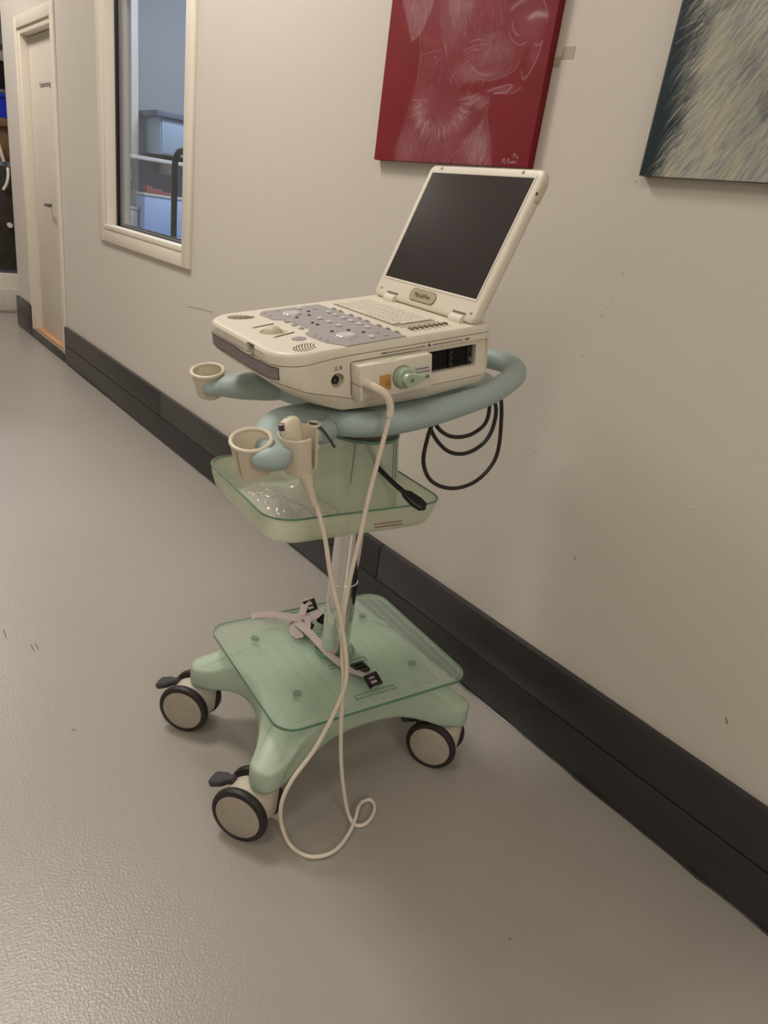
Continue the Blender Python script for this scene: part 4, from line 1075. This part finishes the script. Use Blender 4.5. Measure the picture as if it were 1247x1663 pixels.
# ---- screen lid
LT = math.radians(68.36); P0 = Vector((.109, 0, 1.094))
LU = Vector((math.cos(LT), 0, math.sin(LT))); LN = Vector((-math.sin(LT), 0, math.cos(LT)))
def ld(a, s, c): return tok(P0 + Vector((0, a, 0)) + LU * s + LN * c)       # a along v, s up the lid, c out of its face
def lds(V): return [ld(*p) for p in V]
def lring(d, c, r=.014): return [(a, s, c) for a, s in rrect(-.1735 + d, .1690 - d, -.0436 + d, .2455 - d, r, 8)]
V, F = loft([lring(.010, -.0225, .012), lring(.003, -.0195), lring(0, -.014), lring(0, -.004), lring(.0012, -.0012), lring(.004, 0, .012), lring(.012, .0002, .008)])
lid = kk('screen_lid', lds(V), F, 'cream', ang=45)
# recessed glass with bevelled surround
V, F = loft([[(a, s, .0009) for a, s in rrect(-.1580, .1560, -.0045, .2325, .003, 3)], [(a, s, .0013) for a, s in rrect(-.1560, .1545, -.0025, .2310, .002, 3)], [(a, s, .0004) for a, s in rrect(-.1535, .1525, .0, .2283, .001, 3)], [(a, s, .0001) for a, s in rrect(-.1580, .1560, -.0045, .2325, .003, 3)]], False, False)
kk('bezel', lds(V), F, 'cream', lid)
kk('display', lds(box(-.1537, .1527, -.0002, .2285, .0001, .0006)[0]), box(0, 1, 0, 1, 0, 1)[1], 'screen_glass', lid, smooth=False, label='dark switched-off display')
V, F = prism(rrect(-.0435, .0405, -.0330, -.0100, .0112, 8), .0, .0022, .0007); badge = kk('badge', lds(V), F, 'logo_plate', lid)
V, F = tube([(a, s, .0010) for a, s in rrect(-.0437, .0407, -.0332, -.0098, .0113, 8)], .0010, 6, closed=True); kk('badge_rim', lds(V), F, 'speaker_slot', badge)
V, F = text_geo('MyLabFive', .0125, .0003)
kk('lettering', lds([(-p[0] - .0015, p[1] - .0212, p[2] + .0024) for p in V]), F, 'ink', badge, smooth=False)
for a, s in ((.128, .2385), (-.118, .2380), (.147, -.026), (-.158, -.026)):
    V, F = lathe([(.0030, -.0002), (.0030, .0012), (.0018, .0020)], a, s, 12); kk('bumper', lds(V), F, 'logo_plate', lid)
for s0 in (.105,):
    pass
V, F = box(-.1765, -.1725, .190, .226, -.017, -.005, .001); kk('side_catch', lds(V), F, 'cream_dark', lid)
V, F = box(-.1745, -.172, .2005, .205, -.0040, -.0015); kk('catch_hole', lds(V), F, 'matt_black', lid)
V, F = box(.1685, .1725, .205, .222, -.014, -.006, .001); kk('side_catch', lds(V), F, 'cream_dark', lid)
# hinges
for a0, a1 in ((.0832, .1180), (-.1435, -.1090)):
    n = 28; hr = .0125
    rings = [[(a, -.0445 + hr * math.cos(2 * math.pi * k / n), -.0055 + hr * math.sin(2 * math.pi * k / n)) for k in range(n)] for a in (a0, a0 + .0008, a1 - .0008, a1)]
    V, F = loft(rings); kk('hinge', lds(V), F, 'cream')
    kk('hinge_slot', lds(box(a0 - .002, a1 + .002, -.0330, -.0290, -.002, .0009)[0]), box(0, 1, 0, 1, 0, 1)[1], 'speaker_slot', lid, smooth=False)

# ================================================================== the probe with its cable and connector
prb = thing('ultrasound_probe', 'cream hand probe in its holder with a pale cable and side connector', 'probe', base_w, (0, -KA, YAW))
def pk(name, V, F, m, parent=None, **k): return mk(name, [(p[0], p[1], p[2] + KB) for p in V], F, m, parent or prb, **k)
# connector housing on the console's side
V, F = box(-.1620, -.0165, -.2070, -.1735, -.0860, -.0265, .0022)
cbx = pk('connector', V, F, 'cream')
cut(cbx, [([(p[0], p[1], p[2] + KB) for p in v_], f_) for v_, f_ in [loft([circle(-.140, z * 0 - .2120, z, .0175, 28) for z in (-.10, -.0615)])]])
pk('thumb_rest', *prism([(-.105 + .026 * math.cos(t), -.1955 + .0075 * math.sin(t)) for t in [2 * math.pi * k / 28 for k in range(28)]], -.0266, -.0258), 'panel_pale', cbx)
pk('seam', *box(-.1624, -.1500, -.2074, -.178, -.0602, -.0594), 'speaker_slot', cbx)
pk('warning_label', *box(-.1240, -.1015, -.2074, -.2068, -.0745, -.0480), 'sticker_amber', cbx, label='amber warning sticker')
V, F = tube([(-.1115, -.2077, -.0665), (-.1035, -.2077, -.0665), (-.1075, -.2077, -.0580)], .0005, 6, closed=True); pk('warning_triangle', V, F, 'ink', cbx)
pk('type_label', *box(-.0560, -.0205, -.2073, -.2068, -.0700, -.0445), 'sticker_white', cbx, label='white printed type label')
V, F = text_geo('SERIES 523', .0052, .0001)
for txt, sz, x, z in (('PROBE DATA', .0048, -.0385, -.0490), ('LA 523 10-5', .0056, -.0375, -.0560), ('REF', .0058, -.0300, -.0645)):
    pass
rt = random.Random(4)
for z, a, b in ((-.0500, -.052, -.0235), (-.0560, -.050, -.0225)):
    x = a
    while x < b:
        w = rt.uniform(.0012, .0026); pk('print_mark', *box(x, x + w, -.2076, -.2072, z, z + .0024), 'ink', cbx); x += w + .0011
V, F = tube([(-.0335, -.2075, -.0680), (-.0230, -.2075, -.0680), (-.0230, -.2075, -.0615), (-.0335, -.2075, -.0615)], .0004, 6, closed=True); pk('print_frame', V, F, 'ink', cbx)
for k in range(4): pk('print_mark', *box(-.0322 + .0023 * k, -.0306 + .0023 * k, -.2076, -.2072, -.0666, -.0630), 'ink', cbx)
# locking knob: round boss with a tapered grip
kx, kz = -.0790, -.0565
V, F = loft([[(kx + r * math.cos(2 * math.pi * k / 36), y, kz + r * math.sin(2 * math.pi * k / 36)) for k in range(36)] for r, y in ((.0185, -.2068), (.0185, -.2092), (.0172, -.2096), (.0172, -.2190), (.0155, -.2212), (.012, -.2216))])
knob = pk('lock_knob', V, F, 'knob_green', cbx, label='pale green locking knob')
V, F = loft([[(kx + .0192 * math.cos(2 * math.pi * k / 36), y, kz + .0192 * math.sin(2 * math.pi * k / 36)) for k in range(36)] for y in (-.2066, -.2078)]); pk('knob_washer', V, F, 'black_plastic', cbx)
tear = [(kx + .0115 * math.cos(a), kz + .0115 * math.sin(a) - .001) for a in [math.radians(d) for d in range(65, 300, 12)]] + [(kx + .030, kz - .0055), (kx + .0325, kz - .001), (kx + .031, kz + .003)]
def yprism_b(outl, y0, y1, b):
    V, F = prism(outl, 0, 1, 0); cx = sum(p[0] for p in outl) / len(outl); cz = sum(p[1] for p in outl) / len(outl)
    return loft([[(x, y0, z) for x, z in outl], [(x, y1 + b, z) for x, z in outl], [(cx + (x - cx) * .93, y1, cz + (z - cz) * .93) for x, z in outl]])
pk('grip', *yprism_b(tear, -.2185, -.2330, .0020), 'knob_green', knob)
V, F = loft([[(kx + .003 + r * math.cos(2 * math.pi * k / 20), y, kz - .001 + r * math.sin(2 * math.pi * k / 20)) for k in range(20)] for r, y in ((.0030, -.2328), (.0030, -.2334), (.0016, -.2334), (.0016, -.2326))]); pk('grip_screw', V, F, 'ink', knob)
# cable: listed in cart coordinates (u, v, z)
strand = [(-.1365, -.205, .9545), (-.1345, -.222, .9530), (-.120, -.2355, .9450), (-.1075, -.238, .9270), (-.1045, -.237, .9060), (-.1080, -.2340, .8630), (-.1205, -.2330, .7690), (-.1290, -.2340, .6880), (-.1390, -.2330, .5890), (-.1420, -.2340, .5120),
          (-.1390, -.2430, .4390), (-.1330, -.2480, .3900), (-.1315, -.2500, .3493), (-.1261, -.2500, .2846), (-.1123, -.2500, .1755), (-.0951, -.2520, .0880), (-.0790, -.2600, .0220), (-.0711, -.2720, .0062), (-.0560, -.2815, .0060), (-.0295, -.2735, .0062), (-.0040, -.2480, .0062), (-.0045, -.2290, .0070), (-.0240, -.2290, .0100), (-.0450, -.2430, .0150), (-.0640, -.2640, .0140), (-.0968, -.2902, .0066), (-.1489, -.3140, .0062), (-.1943, -.3030, .0062), (-.2161, -.2660, .0062), (-.2330, -.2480, .0500), (-.2400, -.2470, .1150), (-.2240, -.2480, .1675), (-.1790, -.2500, .2360), (-.1420, -.2530, .3320), (-.1330, -.2560, .3820), (-.1360, -.2560, .4300), (-.1560, -.2480, .5250), (-.1800, -.2370, .6090), (-.2000, -.2300, .6950), (-.2180, -.2230, .7500), (-.2290, -.2200, .7740)]
cab_pts = catmull([tok(p) for p in strand], 8)
cable = pk('cable', *tube(cab_pts, .0042, 12), 'cable_cream')
pk('strain_relief', *tube(cab_pts[:33], [.0105 - .0030 * min(i / 8, 1) - .0014 * (i / 32) for i in range(33)], 16), 'cable_cream', cable)
pk('collar', *tube(cab_pts[29:33], .0066, 14), 'cable_cream', cable)
# the probe itself, hanging in the slotted holder (tilted frame)
top = Vector((-.2915, -.2045, -.0985)); bot = Vector(cab_pts[-1])
ax = (bot - top).normalized()
e1 = Vector((1, .25, 0)); e1 = (e1 - ax * e1.dot(ax)).normalized(); e2 = ax.cross(e1)
def pr_ring(t, r1, r2, n=26): c = top + ax * t; return [tuple(c + e1 * (r1 * math.cos(2 * math.pi * k / n)) + e2 * (r2 * math.sin(2 * math.pi * k / n))) for k in range(n)]
ln_ = (bot - top).length
prof = [(-.0100, .002, .002), (-.0092, .010, .007), (-.0060, .0165, .0110), (0, .0200, .0135), (.008, .0210, .0145), (.018, .0190, .0140), (.030, .0160, .0130), (.050, .0150, .0125), (.070, .0140, .0120), (ln_ - .022, .0110, .0100), (ln_ - .016, .0085, .0085), (ln_ + .012, .0060, .0060), (ln_ + .026, .0048, .0048)]
pbody = pk('probe_body', *loft([pr_ring(*q) for q in prof]), 'cup_cream', ang=60)
# dark curved lens on the tip
V = []; F = []
rings = []
for q, sc in ((-.0106, .25), (-.0100, .62), (-.0068, .93), (-.0015, 1.06), (.0035, 1.10)):
    pq = interp([(a, b) for a, b, c in prof], q); pw = interp([(a, c) for a, b, c in prof], q)
    c = top + ax * q
    rings.append([tuple(c + e1 * (-(pq + .0006) * math.cos(w)) + e2 * ((pw + .0008) * math.sin(w))) for w in [math.radians(d) for d in range(-38, 39, 6)]])
rings = [[tuple(Vector(p) + e2 * .0) for p in r] for r in rings]
V, F = loft(rings, False, False, closed=False)
pk('lens', V, F, 'lens_dark', pbody, label='dark grey scanning lens')

# ================================================================== loose things on the cart
def cl(name, V, F, m, parent, **k): return mk(name, V, F, m, parent, **k)
st = thing('webbing_strap', 'grey webbing strap with black buckles lying on the clear green shelf', 'strap', ORG + Vector((0, 0, .2645)), (0, 0, YAW))
def sp(*p): return [Vector((a, b, c - .2645)) for a, b, c in p]
def strip(pts, side, w=.019, step=6):
    P = catmull(sp(*pts), step); n = len(P)
    if isinstance(side, list):
        S = []
        for i in range(n):
            t = i / (n - 1) * (len(side) - 1); k = min(int(t), len(side) - 2); S.append(tuple(Vector(side[k]).lerp(Vector(side[k + 1]), t - k)))
        side = S
    return ribbon(P, w, .0014, side)
cl('webbing', *strip([(-.126, .199, .2640), (-.110, .190, .2690), (-.080, .165, .2780), (-.052, .128, .2860), (-.030, .110, .2880), (-.008, .112, .2870)], [(0.3, .9, .3), (.5, .75, .3), (.5, .6, .5), (.3, .5, .8)]), 'strap', st)
cl('webbing', *strip([(-.050, .126, .2760), (-.062, .098, .2700), (-.058, .078, .2680), (-.044, .070, .2760), (-.030, .088, .2880), (-.020, .108, .2900)], [(.6, .5, .6), (.8, .2, .5), (.7, -.4, .4), (.5, .5, .6)]), 'strap', st)
cl('webbing', *strip([(-.048, .106, .2830), (-.040, .060, .2820), (-.032, .010, .2740), (-.026, -.040, .2700), (-.018, -.080, .2710), (-.006, -.112, .2740), (.004, -.140, .2800), (.010, -.158, .2740), (.012, -.164, .2680)], [(1, .1, .3), (1, .1, .15), (1, .1, 0), (1, .1, 0), (1, .15, 0)]), 'strap', st)
cl('webbing', *strip([(-.040, .112, .2850), (-.018, .136, .2930), (.000, .160, .2990), (.012, .172, .3040)], [(.7, -.5, .4), (.9, -.3, .3), (1, -.2, .2)]), 'strap', st)
cl('webbing', *strip([(-.030, .104, .2870), (.000, .106, .2920), (.022, .118, .2930), (.030, .124, .2820)], [(-.3, .9, .3), (-.2, .95, .2), (-.2, .95, .1)]), 'strap', st)
def buckle(cx, cy, cz, a, w=.034, l=.030, tilt=0):
    g = G(); t = .0045
    g.box(-w / 2, w / 2, -l / 2, -l / 2 + t * 1.5, -t, t, .001); g.box(-w / 2, w / 2, l / 2 - t * 1.5, l / 2, -t, t, .001)
    g.box(-w / 2, -w / 2 + t * 1.4, -l / 2, l / 2, -t, t, .001); g.box(w / 2 - t * 1.4, w / 2, -l / 2, l / 2, -t, t, .001); g.box(-w / 2, w / 2, -.002, .002, -t, t * 1.3, .0008)
    M = Matrix.Translation((cx, cy, cz - .2645)) @ Matrix.Rotation(a, 4, 'Z') @ Matrix.Rotation(tilt, 4, 'X'); g.xf(M)
    return cl('buckle', g.V, g.F, 'black_plastic', st)
buckle(.012, .156, .290, .2, tilt=.9); buckle(.022, .108, .276, 1.2, tilt=.5)
buckle(.012, -.095, .2705, .15, tilt=.15); buckle(.012, -.150, .2760, .15, tilt=.5, l=.03); buckle(-.022, .090, .276, .8, w=.022, l=.018, tilt=.4)

# crumpled clear bag in the tray
bagm = []; nb = 44; rb = random.Random(8)
bumps = [(rb.uniform(0, 1), rb.uniform(0, 1), rb.uniform(.03, .12), rb.uniform(-.5, 1)) for _ in range(70)]
for side in (0, 1):
    for i in range(nb + 1):
        for j in range(nb + 1):
            a = i / nb; b = j / nb
            u = -.232 + .150 * a + .012 * math.sin(5 * b); v = -.125 + .225 * b + .01 * math.sin(7 * a)
            e = min(a, 1 - a, b, 1 - b) * 8; e = min(e, 1)
            h = sum(k * math.exp(-((a - x) ** 2 + (b - y) ** 2) / (r * r)) for x, y, r, k in bumps)
            z = .6465 + (.004 + .012 * max(h, -.2) * e + .010 * e if side else .0)
            bagm.append((u, v, z))
m_ = (nb + 1) ** 2; F = []
for i in range(nb):
    for j in range(nb):
        q = i * (nb + 1) + j
        F.append((m_ + q, m_ + q + nb + 1, m_ + q + nb + 2, m_ + q + 1)); F.append((q, q + 1, q + nb + 2, q + nb + 1))
bagt = thing('plastic_bag', 'crumpled clear plastic bag lying in the green tray', 'bag', ORG + Vector((0, 0, .6435)), (0, 0, YAW))
mk('film', [(x, y, z - .6435) for x, y, z in bagm], F, 'bag', bagt, ang=70)
gs = G()
for i in range(9):
    for j in range(4):
        u = -.205 + .020 * j + .006 * (i % 2); v = -.095 + .018 * i
        gs.box(u, u + .009, v, v + .0055, .668 - .6435 - .006 * abs(j - 1.5), .6690 - .6435 - .006 * abs(j - 1.5))
gs.mk('print', 'sticker_white', bagt, smooth=False, kind='stuff')

# black mains cable coiled below the rear of the handle
pw = thing('power_cable', 'black power cable hanging in loops below the rear handle', 'cable', ORG + Vector((.2, -.05, 0)), (0, 0, YAW))
P = [(.150, -.02, .985), (.190, -.03, 1.000), (.235, -.05, .985), (.255, -.06, .945), (.262, -.055, .905), (.300, -.05, .862), (.3010, -.05, .8160), (.2625, -.05, .7892), (.2014, -.05, .7895), (.1560, -.05, .8219), (.155, -.045, .862), (.200, -.03, .885), (.270, -.03, .885), (.3160, -.05, .862), (.3252, -.05, .8005), (.3047, -.05, .7652), (.2552, -.05, .7449), (.1998, -.05, .7571), (.1438, -.05, .8170), (.150, -.060, .865), (.200, -.07, .890), (.270, -.06, .895), (.325, -.05, .880), (.3480, -.05, .8141), (.3527, -.05, .7246), (.3085, -.05, .6748), (.2383, -.05, .6617), (.1717, -.05, .6873), (.1425, -.05, .7328), (.1431, -.05, .7885), (.1500, -.05, .8280), (.160, -.03, .870)]
V, F = tube(catmull([(a - .2, b + .05, c) for a, b, c in P], 8), .0046, 10)
mk('cord', V, F, 'cable_black', pw)
V, F = box(-.062, -.038, .018, .042, .970, .998, .003); mk('plug', V, F, 'cable_black', pw)
